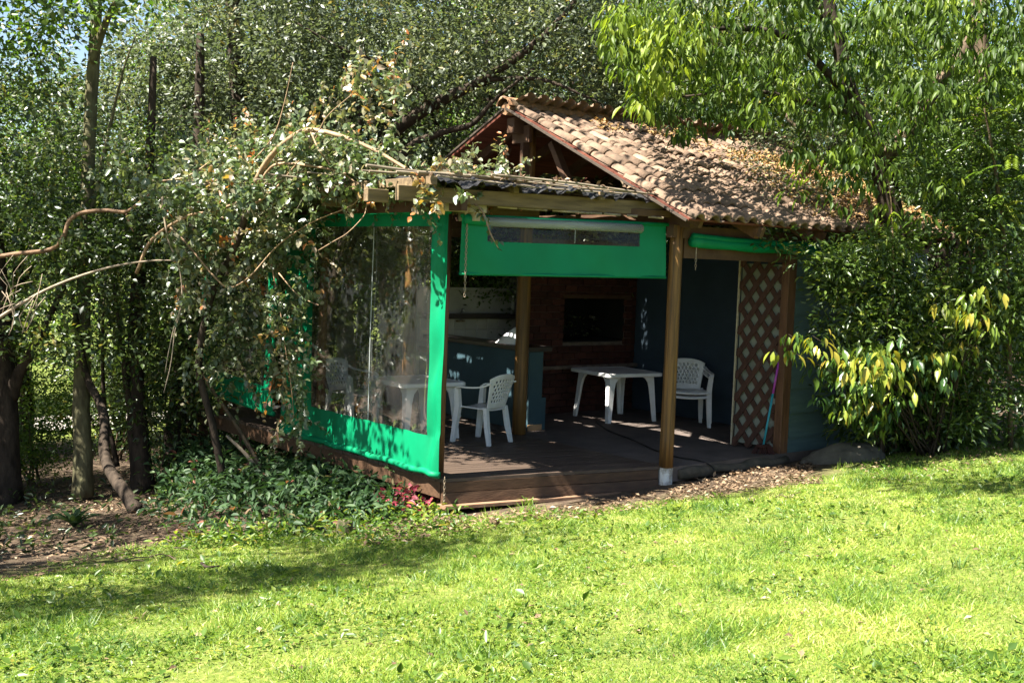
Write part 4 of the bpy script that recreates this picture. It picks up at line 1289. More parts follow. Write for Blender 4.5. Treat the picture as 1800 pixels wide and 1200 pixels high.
for (x, D, zz, v, v2) in [(-150, 25, 3.0, 3, 1), (360, 24, 5.0, 3, 0), (470, 26, 3.0, 3, 3), (640, 23, 3.4, 3, 2), (800, 25, 6.0, 3, 0), (950, 23, 3.6, 3, 3), (1090, 25, 6.2, 3, 3), (1240, 24, 3.6, 3, 1), (1400, 25, 5.8, 1, 3), (1580, 24, 5.6, 3, 1), (1760, 24, 5.0, 3, 1), (1900, 22, 3.5, 1, 3)]:
    wood_tree(x, 500, D, [(0, 0, zz, 1.3, v), (rn.uniform(-1.5, 1.5), rn.uniform(0, 1), zz - 2.6, 1.15, v2)], next(LL_), GB_, bark=M_BARK, tr=.16)
# the far wood, one mass
c = region([(-500, 300), (2300, 100), (2300, 640), (-500, 680)], 900, 30, 44)
c2 = region([(250, -250), (2300, -300), (2300, 500), (250, 500)], 1000, 30, 44)
A = cat_(sprays(c, 26, .55, .24, .5), sprays(c2, 26, .6, .26, .5))
o = link(bpy.data.objects.new('far_wood', leaf_mesh('far_wood', LEAF_S, *A, ML_LIME)))
tag(o, 'far-off wood of sunlit leaves filling the gaps behind everything', 'wood', kind='stuff')

LB_, GB_ = 'leafy tree at the wood edge just left of the dark leftmost trunk', 'trees outside the left edge'
for (x, D, zz, v, v2) in [(-330, 13.5, 3.4, 1, 3), (-560, 12.2, 3.6, 0, 1), (-820, 11.6, 3.0, 1, 0), (-420, 16.5, 4.5, 0, 2), (-1100, 12.5, 3.4, 2, 1)]:
    wood_tree(x, 500, D, [(rn.uniform(-.5, .5), rn.uniform(-.5, .5), zz, .9, v), (rn.uniform(-.6, .6), rn.uniform(0, 1), zz - 2.2, .8, v2)], LB_, GB_, tr=.12)
# bushes at the back, left
def bush(x, y, D, R, n, per, L, m, label, group=None, name='bush', h=1.0):
    p = at(x, y, D); g = gz(p[0], p[1])
    t = thing(name, (p[0], p[1], g), label, 'bush', 0, group)
    d = rand_unit(n) * (RNG.random((n, 1)) ** .5)
    c = np.array([p[0], p[1], g + R * .8 * h]) + d * np.array([R, R, R * h])
    c = c[c[:, 2] > g + .05]
    A = sprays(c, per, .13, L, .45, droop=.1)
    foliage(t, 'foliage', LEAF_S, *A, m)
    for k in range(7):
        q = c[RNG.integers(len(c))]
        limb(t, 'stem', [np.array([p[0] + rn.uniform(-.1, .1), p[1] + rn.uniform(-.1, .1), g - .05]), (np.array([p[0], p[1], g]) + q) / 2, q], [.018, .012, .005], M_BARK, n=5)
    return t
bush(62, 800, 15.2, .62, 70, 50, .06, ML_LIME, 'small yellow-green bush beside the dark trunk at the shaded path edge', h=1.3)
bush(140, 690, 18.5, .8, 80, 50, .075, ML_LIME, 'bright leafy bush behind the straight mossy trunk', h=1.3)
bush(-40, 640, 17.5, 1.0, 100, 50, .07, ML_LIME, 'sunlit bush beyond the dark leftmost trunk', h=1.6)
bush(205, 640, 17.0, .75, 90, 50, .07, ML_DARK, 'dark bush behind the bent trunk', h=1.7)
bush(300, 640, 16.6, .8, 100, 50, .07, ML_DARK, 'dense dark bush left of the second curtain', h=1.8)
bush(430, 700, 19.5, 1.0, 110, 50, .08, ML_LIME, 'pale green bush seen under the second curtain', h=1.2)
bush(640, 640, 20.0, 1.2, 130, 50, .08, ML_LIME, 'light green bush seen through the clear curtain window', h=1.2)
bush(850, 560, 17.0, 1.0, 130, 50, .08, ML_LIME, 'sunlit bush seen through the kitchen window opening', h=2.1)

# ------------------------------------------------------------------ leaning tree behind the hut with limbs over the roof
p = at(560, 560, 16.0)
lt = thing('leaning_tree', (p[0], p[1], gz(p[0], p[1]) - .1), 'dark leaning tree with heavy bare limbs reaching over the gable of the hut', 'tree')
trunk(lt, 'trunk', [(560, 700, 16.0, 0.1480), (585, 520, 16.0, 0.1258), (640, 330, 15.8, 0.1110), (690, 235, 15.6, 0.0962), (770, 180, 15.3, 0.0814), (850, 140, 15.0, 0.0629), (960, 60, 14.6, 0.0444), (1060, -60, 14.2, 0.0222)], M_BARKD, seed=4)
trunk(lt, 'limb', [(600, 460, 15.9, 0.0666), (700, 280, 15.2, 0.0555), (770, 236, 15.0, 0.0444), (830, 218, 14.8, 0.0370), (870, 175, 14.6, 0.0259), (940, 120, 14.4, 0.0148)], M_BARKD, n=8, seed=5)
trunk(lt, 'limb', [(625, 360, 15.8, 0.0444), (628, 280, 15.7, 0.0370), (632, 200, 15.6, 0.0259), (600, 90, 15.5, 0.0148)], M_BARKD, n=7, seed=6)
trunk(lt, 'limb', [(760, 185, 15.3, 0.0370), (690, 120, 15.0, 0.0296), (610, 90, 14.8, 0.0222), (520, 40, 14.6, 0.0111)], M_BARKD, n=7, seed=7)
trunk(lt, 'limb', [(850, 140, 15.0, 0.0370), (950, 140, 14.7, 0.0259), (1030, 170, 14.5, 0.0148), (1090, 200, 14.4, 0.0074)], M_BARKD, n=7, seed=8)
c = np.vstack([region([(440, -120), (1080, -160), (1100, 190), (1000, 150), (900, 150), (800, 160), (700, 190), (560, 200), (470, 200)], 330, 13.6, 16.6),
               np.stack([RNG.uniform(-3.4, -.6, 40), RNG.uniform(2.6, 5.0, 40), RNG.uniform(5.6, 7.0, 40)], -1)])
A = sprays(c, 50, .2, .082, .5, droop=.2)
foliage(lt, 'crown', LEAF_S, *A, ML_GREY)

# ------------------------------------------------------------------ left trunks
def px_tree(name, base, label, parts, m, group=None):
    p = at(*base)
    t = thing(name, (p[0], p[1], gz(p[0], p[1])), label, 'tree', 0, group)
    for i, pt in enumerate(parts):
        trunk(t, 'trunk' if i == 0 else 'limb', pt, m, seed=i + int(base[0]))
    return t
t1 = px_tree('slender_tree', (15, 870, 13.9), 'thick dark trunk at the left edge forking above a shaded bank', [
    [(12, 890, 13.9, .2), (10, 780, 13.9, .165), (8, 700, 13.9, .15), (0, 560, 13.9, .13), (-20, 300, 13.8, .1), (-30, 0, 13.6, .06)],
    [(18, 700, 13.9, .09), (34, 655, 13.8, .07), (60, 610, 13.7, .05), (95, 540, 13.6, .035), (150, 430, 13.4, .015)]], M_BARKD)
t2 = px_tree('slender_tree', (146, 862, 13.7), 'straight greyish mossy trunk standing in front of the sunlit path', [
    [(146, 872, 13.7, .13), (146, 800, 13.7, .115), (143, 720, 13.7, .105), (145, 640, 13.7, .10), (146, 540, 13.7, .09), (152, 380, 13.7, .08), (160, 180, 13.7, .075), (168, 60, 13.6, .07), (172, -60, 13.5, .05)],
    [(162, 110, 13.6, .05), (178, 60, 13.5, .045), (200, 10, 13.3, .035), (240, -60, 13.0, .02)],
    [(150, 420, 13.7, .03), (185, 260, 13.4, .022), (215, 130, 13.2, .012), (240, 60, 13.0, .006)]], M_BARKG)
t3 = px_tree('slender_tree', (235, 892, 12.2), 'thin trunk bending sharply away from its base beside the straight mossy trunk', [
    [(240, 900, 12.2, .085), (222, 868, 12.4, .075), (194, 828, 12.7, .065), (183, 790, 13.0, .06), (184, 740, 13.2, .055), (174, 705, 13.4, .05), (155, 668, 13.6, .045), (140, 600, 13.6, .035), (120, 470, 13.4, .02)]], M_BARKD)
t4 = px_tree('slender_tree', (248, 850, 14.1), 'dark upright trunk among the vines left of the second curtain', [
    [(252, 865, 14.1, .16), (246, 800, 14.1, .13), (240, 720, 14.1, .115), (238, 620, 14.1, .1), (244, 480, 14.1, .085), (262, 300, 14.0, .06), (270, 100, 13.9, .04)],
    [(236, 760, 14.1, .05), (224, 690, 14.0, .04), (216, 620, 13.9, .03), (200, 500, 13.8, .015)]], M_BARKD)
t5 = px_tree('slender_tree', (205, 815, 15.2), 'very thin dark stem leaning between the bent trunk and the upright one', [
    [(206, 820, 15.2, .04), (196, 770, 15.2, .032), (184, 720, 15.2, .028), (180, 600, 15.1, .022), (186, 480, 15.0, .01)]], M_BARKD)
t6 = px_tree('slender_tree', (310, 800, 15.0), 'dark broken-looking trunk behind the two leaning sticks', [
    [(306, 820, 15.0, .16), (308, 760, 15.0, .14), (316, 690, 15.0, .12), (330, 560, 15.0, .1), (345, 380, 15.0, .085), (350, 200, 15.0, .07), (352, 60, 15.0, .05)]], M_BARKD)
t7 = px_tree('slender_tree', (425, 700, 16.2), 'tall dark trunk rising behind the vine over the pergola', [
    [(440, 780, 16.2, .17), (432, 600, 16.2, .15), (424, 400, 16.2, .13), (420, 200, 16.2, .12), (412, 60, 16.2, .11), (408, -80, 16.2, .1)]], M_BARKD)
t8 = px_tree('slender_tree', (610, 660, 17.6), 'pale grey trunk beyond the deck seen through the clear curtain, nearer the deck post', [
    [(612, 690, 17.6, .16), (606, 560, 17.6, .14), (600, 420, 17.6, .13), (596, 300, 17.6, .11), (590, 150, 17.6, .08)]], M_PALEBARK)
t9 = px_tree('slender_tree', (690, 660, 18.6), 'pale grey trunk beyond the deck seen through the middle of the clear curtain', [
    [(692, 690, 18.6, .17), (684, 560, 18.6, .15), (676, 420, 18.6, .13), (672, 300, 18.6, .11), (664, 150, 18.6, .08)]], M_PALEBARK)
# leaves carried by the left trunks
def crown_of(t, poly, n, Dlo, Dhi, per, L, m, single=0, sig=.17, wr=.5, tpl=LEAF_S, droop=.25, name='crown', tint=(2.2, 2.6)):
    c = region(poly, n, Dlo, Dhi)
    return foliage(t, name, tpl, *sprays(c, per, sig, L, wr, droop=droop, tint=tint), m, single=single)
crown_of(t1, [(-120, -60), (60, -60), (130, 120), (110, 330), (150, 520), (60, 640), (-120, 640)], 130, 12.6, 14.4, 45, .085, ML_DARK)
crown_of(t2, [(-40, -120), (330, -120), (300, 60), (230, 40), (120, 60), (60, 180), (-40, 160)], 70, 12.4, 14.0, 40, .10, ML_LIME, tpl=LEAF_S)
crown_of(t2, [(150, 200), (330, 230), (330, 420), (60, 470), (20, 300)], 70, 12.6, 14.4, 40, .07, ML_DARK, name='low_crown')
crown_of(t3, [(40, 380), (190, 400), (210, 600), (60, 640)], 55, 12.4, 13.8, 40, .085, ML_DARK)
crown_of(t4, [(180, 330), (340, 330), (350, 620), (300, 700), (180, 600)], 90, 13.0, 14.6, 42, .085, ML_DARK)
crown_of(t5, [(150, 480), (230, 480), (240, 660), (170, 680)], 30, 14.2, 15.4, 40, .06, ML_DARK)
crown_of(t6, [(230, 560), (400, 540), (380, 700), (330, 780), (240, 760)], 80, 13.6, 15.0, 42, .085, ML_DARK)
crown_of(t7, [(280, -100), (560, -100), (560, 180), (470, 240), (330, 200), (270, 100)], 150, 14.6, 17.0, 48, .085, ML_GREY)

# ------------------------------------------------------------------ climbing vine over the pergola
vd = lambda X, Y: 10.5 + np.clip(800 - X, 0, 340) * .0062
p = at(380, 860, 12.2)
vine = thing('climbing_vine', (p[0], p[1], gz(p[0], p[1])), 'rampant vine with tan arching stems and red-tipped leaves over the pergola corner', 'vine')
def vstem(pts, r0, r1, m=M_VINE, name='stem'):
    n = len(pts)
    return trunk(vine, name, [(x, y, D, r0 + (r1 - r0) * i / (n - 1)) for i, (x, y, D) in enumerate(pts)], m, n=7, seed=int(pts[0][0]), wob=.08)
vstem([(395, 850, 12.6), (372, 740, 12.5), (350, 640, 12.4), (372, 520, 12.2), (420, 420, 11.9), (438, 345, 11.6)], .045, .034, M_BARKD, 'trunk')
vstem([(438, 345, 11.6), (470, 283, 11.3), (508, 245, 11.1), (545, 229, 11.0), (600, 240, 10.9), (660, 265, 10.8), (720, 300, 10.7), (800, 340, 10.5), (845, 368, 10.35), (862, 410, 10.3), (876, 436, 10.3)], .034, .004)
vstem([(438, 345, 11.6), (462, 312, 11.4), (490, 288, 11.2), (560, 294, 11.0), (600, 304, 10.9), (640, 330, 10.8), (680, 352, 10.7)], .018, .005)
vstem([(430, 370, 11.7), (480, 335, 11.4), (520, 290, 11.2), (552, 248, 11.0), (575, 205, 10.9), (620, 165, 10.8)], .014, .003)
vstem([(545, 229, 11.0), (560, 262, 10.9), (580, 290, 10.9), (600, 330, 10.8)], .01, .003)
vstem([(240, 480, 12.4), (268, 420, 12.2), (330, 380, 12.0), (380, 370, 11.9), (440, 345, 11.7), (470, 320, 11.5), (540, 300, 11.2)], .02, .006)
vstem([(285, 345, 12.0), (290, 390, 12.0), (297, 425, 12.0), (308, 450, 12.0), (316, 475, 12.0), (320, 510, 12.0), (318, 545, 12.0), (308, 580, 12.0), (300, 640, 12.0), (288, 690, 12.0)], .012, .005, M_TWIG)
vstem([(318, 540, 12.0), (306, 575, 11.95), (296, 620, 11.9), (290, 655, 11.9)], .007, .003, M_TWIG)
vstem([(340, 330, 12.0), (380, 318, 11.9), (440, 285, 11.7), (480, 240, 11.5), (500, 180, 11.4), (515, 110, 11.3)], .012, .003)
vstem([(300, 400, 12.0), (330, 430, 11.9), (380, 490, 11.8), (405, 505, 11.8), (440, 485, 11.7), (490, 430, 11.6), (550, 390, 11.3), (620, 360, 11.0), (640, 330, 10.9)], .011, .005)
vstem([(490, 480, 11.7), (520, 515, 11.6), (545, 530, 11.5), (560, 536, 11.4)], .006, .002)
vstem([(260, 320, 12.0), (330, 310, 11.9), (400, 262, 11.8), (460, 240, 11.6)], .012, .004)
vstem([(645, 345, 10.8), (643, 370, 10.75), (635, 385, 10.7), (610, 410, 10.7), (585, 425, 10.7), (560, 440, 10.8)], .005, .002)
vstem([(470, 430, 11.9), (490, 530, 12.0), (500, 600, 12.0), (512, 680, 12.0), (516, 735, 12.0)], .008, .003)
PA = [(285, 340), (430, 330), (480, 300), (640, 290), (720, 300), (800, 335), (800, 352), (700, 345), (620, 350), (580, 365), (550, 395), (540, 430), (480, 450), (380, 440), (290, 430)]
PB = [(285, 430), (420, 400), (545, 380), (548, 440), (540, 500), (530, 560), (520, 600), (470, 590), (420, 640), (380, 560), (300, 520)]
PC = [(500, 250), (520, 190), (570, 150), (640, 120), (740, 130), (735, 190), (680, 240), (560, 240)]
PD = [(478, 560), (545, 560), (548, 640), (540, 760), (505, 760), (480, 680)]
PE = [(300, 600), (480, 600), (480, 660), (420, 690), (340, 660)]
PF = [(640, 285), (720, 300), (830, 330), (835, 350), (790, 352), (640, 335)]
def shoots(poly, n, length, per, L, dj, dirn, tint, droop=.2, spread=.6):
    s0 = region(poly, n, dj[0], dj[1], vd)
    d = norm(np.array(dirn)[None] + RNG.normal(size=(n, 3)) * spread)
    out = []
    f = np.linspace(0, 1, per)
    curves = s0[:, None] + d[:, None] * (f[None, :, None] * length * RNG.uniform(.5, 1.3, (n, 1, 1))) + np.array([0, 0, -1.]) * (droop * length * f ** 2)[None, :, None]
    N = n * per
    pos = (curves + RNG.normal(size=curves.shape) * .012).reshape(-1, 3)
    ax = norm(RNG.normal(size=(N, 3)) + np.array([0, 0, -.45]) + np.repeat(d, per, 0) * .5)
    nr = norm(RNG.normal(size=(N, 3)) * .7 + np.array([-.2, 0, 1.0]))
    Ls = L * RNG.uniform(.55, 1.25, N) * np.tile(1.1 - .4 * f, n)
    W = Ls * RNG.uniform(.6, .85, N)
    t = np.clip(np.repeat(RNG.beta(tint[0], tint[1], n), per) + RNG.normal(size=N) * .12 + np.tile(.12 * f ** 3, n), .01, .99)
    return (pos, ax, nr, Ls, W, t), curves
rA, cA = shoots(PA, 280, .42, 22, .08, (-.9, .7), (-.1, -.3, .1), (1.9, 2.6))
rB, cB = shoots(PB, 200, .4, 20, .08, (-.7, .3), (0, -.2, -.4), (1.7, 3.0))
rC, cC = shoots(PC, 46, .42, 14, .085, (-.4, .6), (0, 0, 1.0), (3.4, 1.9), droop=.25, spread=.3)
rD, cD = shoots(PD, 46, .4, 20, .08, (-.5, 0), (0, 0, -1), (2.2, 2.4))
rE, cE = shoots(PE, 22, .4, 20, .08, (-.4, .3), (0, 0, -.8), (1.5, 3.2))
rF, cF = shoots(PF, 60, .35, 18, .08, (-.2, .5), (.5, -.5, .2), (2.6, 2.4))
def shoots_at(s0, length, per, L, dirn, tint, droop=.12, spread=.7):
    global region
    keep_ = region
    region = lambda *a: s0
    r = shoots(None, len(s0), length, per, L, (0, 0), dirn, tint, droop, spread)
    region = keep_
    return r
# the vine also sprawls over the canes and hangs out past the deck side
nH = 300
s0 = np.stack([-2.5 - np.abs(RNG.normal(size=nH)) * .75, RNG.uniform(1.5, 5.8, nH), 2.75 + RNG.random(nH) * .6], -1)
s0[:, 2] -= np.clip(-2.9 - s0[:, 0], 0, 2) * .35
s0 = np.vstack([s0, np.stack([RNG.uniform(-3.2, -2.62, 130), RNG.uniform(1.1, 3.6, 130), RNG.uniform(2.82, 3.1, 130)], -1),
                np.stack([RNG.uniform(-4.6, -3.6, 45), RNG.uniform(1.6, 4.2, 45), RNG.uniform(2.5, 3.0, 45)], -1)])
rH, cH = shoots_at(s0, .45, 20, .08, (-.3, -.2, .1), (1.7, 3.0))
nI = 230
s0 = np.stack([RNG.uniform(-2.5, -.9, nI), RNG.uniform(.9, 5.0, nI), RNG.uniform(2.8, 3.0, nI)], -1)
rI, cI = shoots_at(s0, .4, 18, .08, (.2, -.2, .1), (2, 2.6))
# strand hanging in front of the blind
sp_ = [at(x, y, D) for x, y, D in ((835, 358, 10.4), (850, 385, 10.32), (862, 410, 10.3), (876, 436, 10.3))]
sp_ = np.array(smoothpath(sp_, 6)); k = len(sp_)
rG = (sp_ + RNG.normal(size=(k, 3)) * .02, norm(RNG.normal(size=(k, 3)) + np.array([0, 0, -.6])), norm(RNG.normal(size=(k, 3)) * .6 + np.array([-.5, -.5, .6])), np.full(k, .06), np.full(k, .042), RNG.beta(2, 3, k))
foliage(vine, 'foliage', LEAF_M, *cat_(rA, rB, rC, rD, rE, rF, rG, rH, rI), ML_VINE, single=290)
mb = MB()
for cv in (cA, cB, cC, cD, cE, cF, cH, cI):
    for c in cv:
        mb.tube([q - np.array(vine.location) for q in c[::4]], [.0028, .0026, .0022, .002, .0016, .0014][:len(c[::4])], n=4)
mb.build('twigs', M_VINESTEM, vine, kind='stuff')
# long bare branches at the far left
lb = thing('crooked_branch', tuple(at(-20, 455, 12.4)), 'bare reddish-brown crooked branch crossing in front of the left trunks', 'branch')
trunk(lb, 'stem', [(-30, 455, 12.4, 0.0252), (30, 446, 12.3, 0.0245), (90, 438, 12.3, 0.0238), (112, 415, 12.3, 0.0238), (122, 388, 12.3, 0.0230), (145, 374, 12.3, 0.0223), (185, 370, 12.3, 0.0216), (222, 372, 12.3, 0.0202), (250, 352, 12.2, 0.0130), (275, 330, 12.2, 0.0050)], M_VINED, seed=3)
trunk(lb, 'twig', [(222, 374, 12.3, 0.0144), (228, 395, 12.3, 0.0101), (235, 408, 12.3, 0.0043)], M_VINED, n=6)
lb2 = thing('pale_branch', tuple(at(-5, 560, 12.0)), 'long pale bare branch rising below the crooked one at the left', 'branch')
trunk(lb2, 'stem', [(-20, 570, 12.0, 0.0202), (40, 532, 12.0, 0.0173), (90, 505, 12.0, 0.0151), (150, 482, 12.0, 0.0130), (210, 466, 12.0, 0.0108), (270, 458, 12.0, 0.0079), (312, 458, 12.0, 0.0043)], M_TWIG, seed=5)
for k in range(16):
    x = rn.uniform(-10, 60); y = rn.uniform(470, 560)
    trunk(lb2, 'twig', [(x, y + 30, 12.0, 0.0043), (x + rn.uniform(-20, 20), y, 11.95, .004), (x + rn.uniform(-30, 40), y - rn.uniform(10, 50), 11.9, .002)], M_TWIG, n=4, sub=2)
# two sticks leaning by the deck
for k, (a, b, lab) in enumerate([((478, 858, 13.0), (352, 655, 12.7), 'long grey stick leaning under the second curtain, the upper of two'), ((468, 850, 12.95), (398, 765, 12.85), 'short pale stick leaning beside the longer grey one')]):
    pa, pb = at(*a), at(*b); pa[2] = min(pa[2], gz(pa[0], pa[1]) - .02) if False else pa[2]
    t = thing('leaning_stick', tuple(pa), lab, 'stick')
    limb(t, 'stem', [pa, pa * .5 + pb * .5 + np.array([.03, 0, .02]), pb], [.028 if k == 0 else .022, .024, .016], M_TWIG if k else M_BARK, n=7, seed=k)

# tall tree just outside the frame at the left; its shade lies across the lawn
sd = np.array(SUN_FROM)
ot = thing('shade_tree', (-10.6, 2.2, gz(-10.6, 2.2)), 'tall thin-crowned tree standing outside the left edge of the lawn', 'tree')
cl = []
for (xa, ya), (xb, yb), n in (((-60, 1080), (330, 1040), 26), ((200, 1050), (560, 1000), 30), ((450, 1015), (900, 942), 44), ((-60, 1000), (250, 985), 26), ((480, 960), (700, 950), 16), ((-60, 900), (300, 930), 60), ((300, 850), (660, 890), 60), ((380, 800), (600, 830), 30)):
    for k in range(n):
        f = RNG.random()
        q = ong(xa + (xb - xa) * f + RNG.normal() * 26, ya + (yb - ya) * f + RNG.normal() * 15)
        hh = RNG.uniform(5.6, 8.2)
        cl.append(q + sd * hh / sd[2])
for k in range(24):  # unseen sprays added up-sun to shade the foot of the side curtain
    q = np.array([-2.55, RNG.uniform(1.15, 5.6), RNG.uniform(-.3, .6)])
    hh = RNG.uniform(4.2, 6.6)
    cl.append(q + sd * hh / sd[2])
cl = np.array(cl)
A = sprays(cl, 58, .19, .09, .5, droop=.2)
foliage(ot, 'crown', LEAF_S, *A, ML_DARK)
b0 = np.array(ot.location)
mid = np.array([-10.3, 2.6, 4.6])
limb(ot, 'trunk', [b0 - [0, 0, .1], b0 + np.array([.1, .1, 2.5]), mid, mid + np.array([.2, .1, 2.6])], [.2, .17, .14, .05], M_BARKD)
for k in range(0, len(cl), 20):
    limb(ot, 'limb', [mid, (mid + cl[k]) / 2 + np.array([0, 0, -.2]), cl[k]], [.06, .04, .012], M_BARKD, n=6)

# ------------------------------------------------------------------ right-hand trees
p = at(1590, 760, 13.6)
rt = thing('broadleaf_tree', (p[0], p[1], gz(p[0], p[1])), 'large broad-leaved tree with drooping bright leaf clusters hanging over the roof ridge', 'tree')
trunk(rt, 'trunk', [(1600, 790, 13.6, .19), (1590, 640, 13.6, .16), (1580, 480, 13.6, .15), (1560, 340, 13.5, .14), (1540, 270, 13.4, .13), (1515, 215, 13.3, .115), (1495, 170, 13.2, .1), (1470, 60, 13.1, .08), (1440, -80, 13.0, .05)], M_BARKD, seed=2)
trunk(rt, 'limb', [(1545, 285, 13.4, .11), (1610, 215, 13.3, .1), (1640, 160, 13.2, .09), (1700, 80, 13.2, .07), (1725, 20, 13.1, .06), (1760, -80, 13, .04)], M_BARK, seed=3)
trunk(rt, 'limb', [(1500, 180, 13.2, .05), (1400, 75, 12.9, .04), (1300, 50, 12.6, .03), (1180, 60, 12.3, .018), (1090, 70, 12.1, .008)], M_BARKD, n=7, seed=4)
trunk(rt, 'limb', [(1510, 205, 13.2, .04), (1420, 180, 12.8, .03), (1320, 160, 12.4, .02), (1200, 170, 12.2, .01)], M_BARKD, n=7, seed=5)
RC = [(1052, 40), (1090, 0), (1130, -80), (1860, -100), (1860, 200), (1740, 170), (1650, 240), (1560, 250), (1500, 330), (1420, 300), (1340, 215), (1270, 235), (1190, 240), (1130, 230), (1105, 140), (1075, 105)]
c1_ = region(RC, 700, 11.2, 13.4)
c2_ = region([(1055, 40), (1120, 10), (1230, 20), (1220, 90), (1180, 150), (1120, 190), (1080, 110)], 60, 10.8, 11.7)
c3_ = region([(1380, 250), (1500, 240), (1640, 260), (1700, 330), (1600, 400), (1480, 390), (1400, 360)], 34, 11.3, 12.2)
# high boughs above the frame: their shade mottles the tiles and the lawn edge at the right
sh = []
for k in range(34):
    q = np.array(slope_pt(RNG.uniform(-.2, 2.1), SLOPE * RNG.random(), .1)); hh = RNG.uniform(3.0, 4.6)
    sh.append(q + sd * hh / sd[2])
for k in range(64):
    q = ong(RNG.uniform(1540, 1900), RNG.normal() * 7 + 852); sh.append(q + sd * RNG.uniform(5.8, 6.4) / sd[2])
for k in range(14):
    q = ong(RNG.uniform(1150, 1420), RNG.normal() * 8 + 862); sh.append(q + sd * RNG.uniform(5.8, 7.2) / sd[2])
sh = np.array(sh)
hb = np.array([1.2, .8, 7.0])
limb(rt, 'limb', [at(1470, 60, 13.1), at(1380, -80, 13.0), hb, hb + np.array([-2.5, .5, .3])], [.07, .06, .045, .015], M_BARKD)
for k in range(0, len(sh), 10):
    limb(rt, 'limb', [hb, (hb + sh[k]) / 2, sh[k]], [.03, .02, .008], M_BARKD, n=5)
AS = rosettes(sh, 15, .14, .42, rad=.11, droop=.6)
foliage(rt, 'high_crown', LEAF_M, *AS, ML_BROAD)
A = cat_(rosettes(c1_, 17, .122, .30, tint=(1.7, 3.0), droop=.85), rosettes(c2_, 14, .135, .29, tint=(5.0, 1.8), droop=.9), rosettes(c3_, 12, .115, .32, tint=(2.4, 2.6), droop=.8))
foliage(rt, 'crown', LEAF_L, *A, ML_BROAD, single=290)

# small-leaved branch over the roof
p = at(1440, 500, 14.6)
st_ = thing('small_leaved_tree', (p[0], p[1] + 2.5, gz(p[0], p[1])), 'small-leaved thin tree whose dusty sprays lie over the far end of the ridge', 'tree')
b0 = np.array(st_.location)
limb(st_, 'trunk', [b0, b0 + np.array([-.1, 0, 2.0]), at(1420, 300, 14.3), at(1380, 200, 14.0)], [.07, .06, .045, .02], M_BARK)
crown_of(st_, [(1280, 260), (1330, 215), (1420, 200), (1480, 260), (1470, 340), (1400, 350), (1340, 330)], 60, 12.5, 14.2, 45, .042, ML_GREY, sig=.12, tint=(3.5, 2.2))

# dark glossy bush against the blue wall
p = at(1560, 775, 13.2)
db = thing('glossy_bush', (p[0], p[1], gz(p[0], p[1])), 'tall dark bush with narrow glossy leaves against the blue plank wall', 'bush')
c = np.vstack([region([(1455, 480), (1500, 420), (1600, 400), (1640, 600), (1560, 640), (1480, 600), (1448, 570)], 220, 12.1, 13.0),
               region([(1320, 415), (1365, 400), (1480, 425), (1520, 450), (1480, 480), (1400, 450)], 22, 12.0, 12.4)])
A = sprays(c, 34, .12, .085, .36, droop=.1, tint=(2.2, 2.6))
foliage(db, 'foliage', LEAF_M, *A, ML_MID, single=200)
for k in range(8):
    q = c[RNG.integers(len(c))]
    limb(db, 'stem', [np.array(db.location) + np.array([rn.uniform(-.2, .2), rn.uniform(-.1, .1), -.05]), (np.array(db.location) + q) / 2, q], [.02, .014, .005], M_BARK, n=5)
trunk(db, 'stem', [(1567, 620, 12.6, .01), (1570, 480, 12.4, .01), (1568, 380, 12.3, .009), (1560, 300, 12.3, .007)], M_VINE, n=5)

# mass of mixed growth at the right edge
p = at(1720, 775, 13.6)
rb = thing('tangled_tree', (p[0], p[1], gz(p[0], p[1])), 'ivy-hung tree with a brown trunk and dense dark leaves at the right edge', 'tree')
trunk(rb, 'trunk', [(1712, 790, 13.8, .2), (1710, 640, 13.8, .17), (1708, 480, 13.8, .16), (1715, 380, 13.7, .14), (1730, 200, 13.6, .11), (1722, 40, 13.5, .09), (1715, -80, 13.4, .06)], M_BARK, seed=9)
for (xs) in ([(1700, 395), (1704, 450), (1712, 505), (1726, 570)], [(1716, 400), (1712, 470), (1722, 520), (1722, 570)], [(1690, 560), (1692, 640), (1700, 700), (1698, 770)], [(1640, 520), (1662, 580), (1675, 640), (1690, 720)]):
    trunk(rb, 'hanging_stem', [(x, y, 13.1, .009) for x, y in xs], M_VINE, n=5)
c = np.vstack([region([(1600, 250), (1860, 150), (1860, 560), (1740, 560), (1690, 420), (1620, 420)], 330, 12.0, 13.6),
               region([(1580, 620), (1640, 480), (1860, 480), (1860, 760), (1700, 775), (1580, 770)], 300, 12.5, 13.9), region([(1470, 690), (1600, 650), (1700, 680), (1700, 780), (1500, 775)], 130, 12.9, 13.6)])
A = sprays(c, 34, .15, .085, .42, droop=.25, tint=(1.8, 3.2))
foliage(rb, 'crown', LEAF_M, *A, ML_MID, single=150)
# feathery fronds
def frond(parent, p, d, length, m, name='frond'):
    d = np.asarray(d, float); d /= np.linalg.norm(d)
    n = 13
    f = np.linspace(.12, 1, n)
    cv = np.asarray(p) + d * (f * length)[:, None] + np.array([0, 0, -.35]) * (f ** 2 * length)[:, None]
    s = norm(np.cross(d, [0, 0, 1])[None])[0]
    pos = np.repeat(cv, 2, 0)
    ax = np.concatenate([[s + d * .5 - np.array([0, 0, .5]), -s + d * .5 - np.array([0, 0, .5])]] * n)
    N = len(pos)
    V, F = leaves_arrays(LEAF_S, pos - np.array(parent.location), norm(ax), np.tile([[0, 0, 1.]], (N, 1)) + RNG.normal(size=(N, 3)) * .1, np.full(N, length * .24), np.full(N, length * .055))
    o = link(bpy.data.objects.new(name, rawmesh(name, V, F, m, np.full(len(V), RNG.uniform(.55, .95)))), parent)
p = at(1780, 740, 13.0)
fp = thing('feathery_shrub', (p[0], p[1], gz(p[0], p[1])), 'tall shrub with feathery yellow-green fronds at the right edge beside the broad-leaved crown', 'shrub')
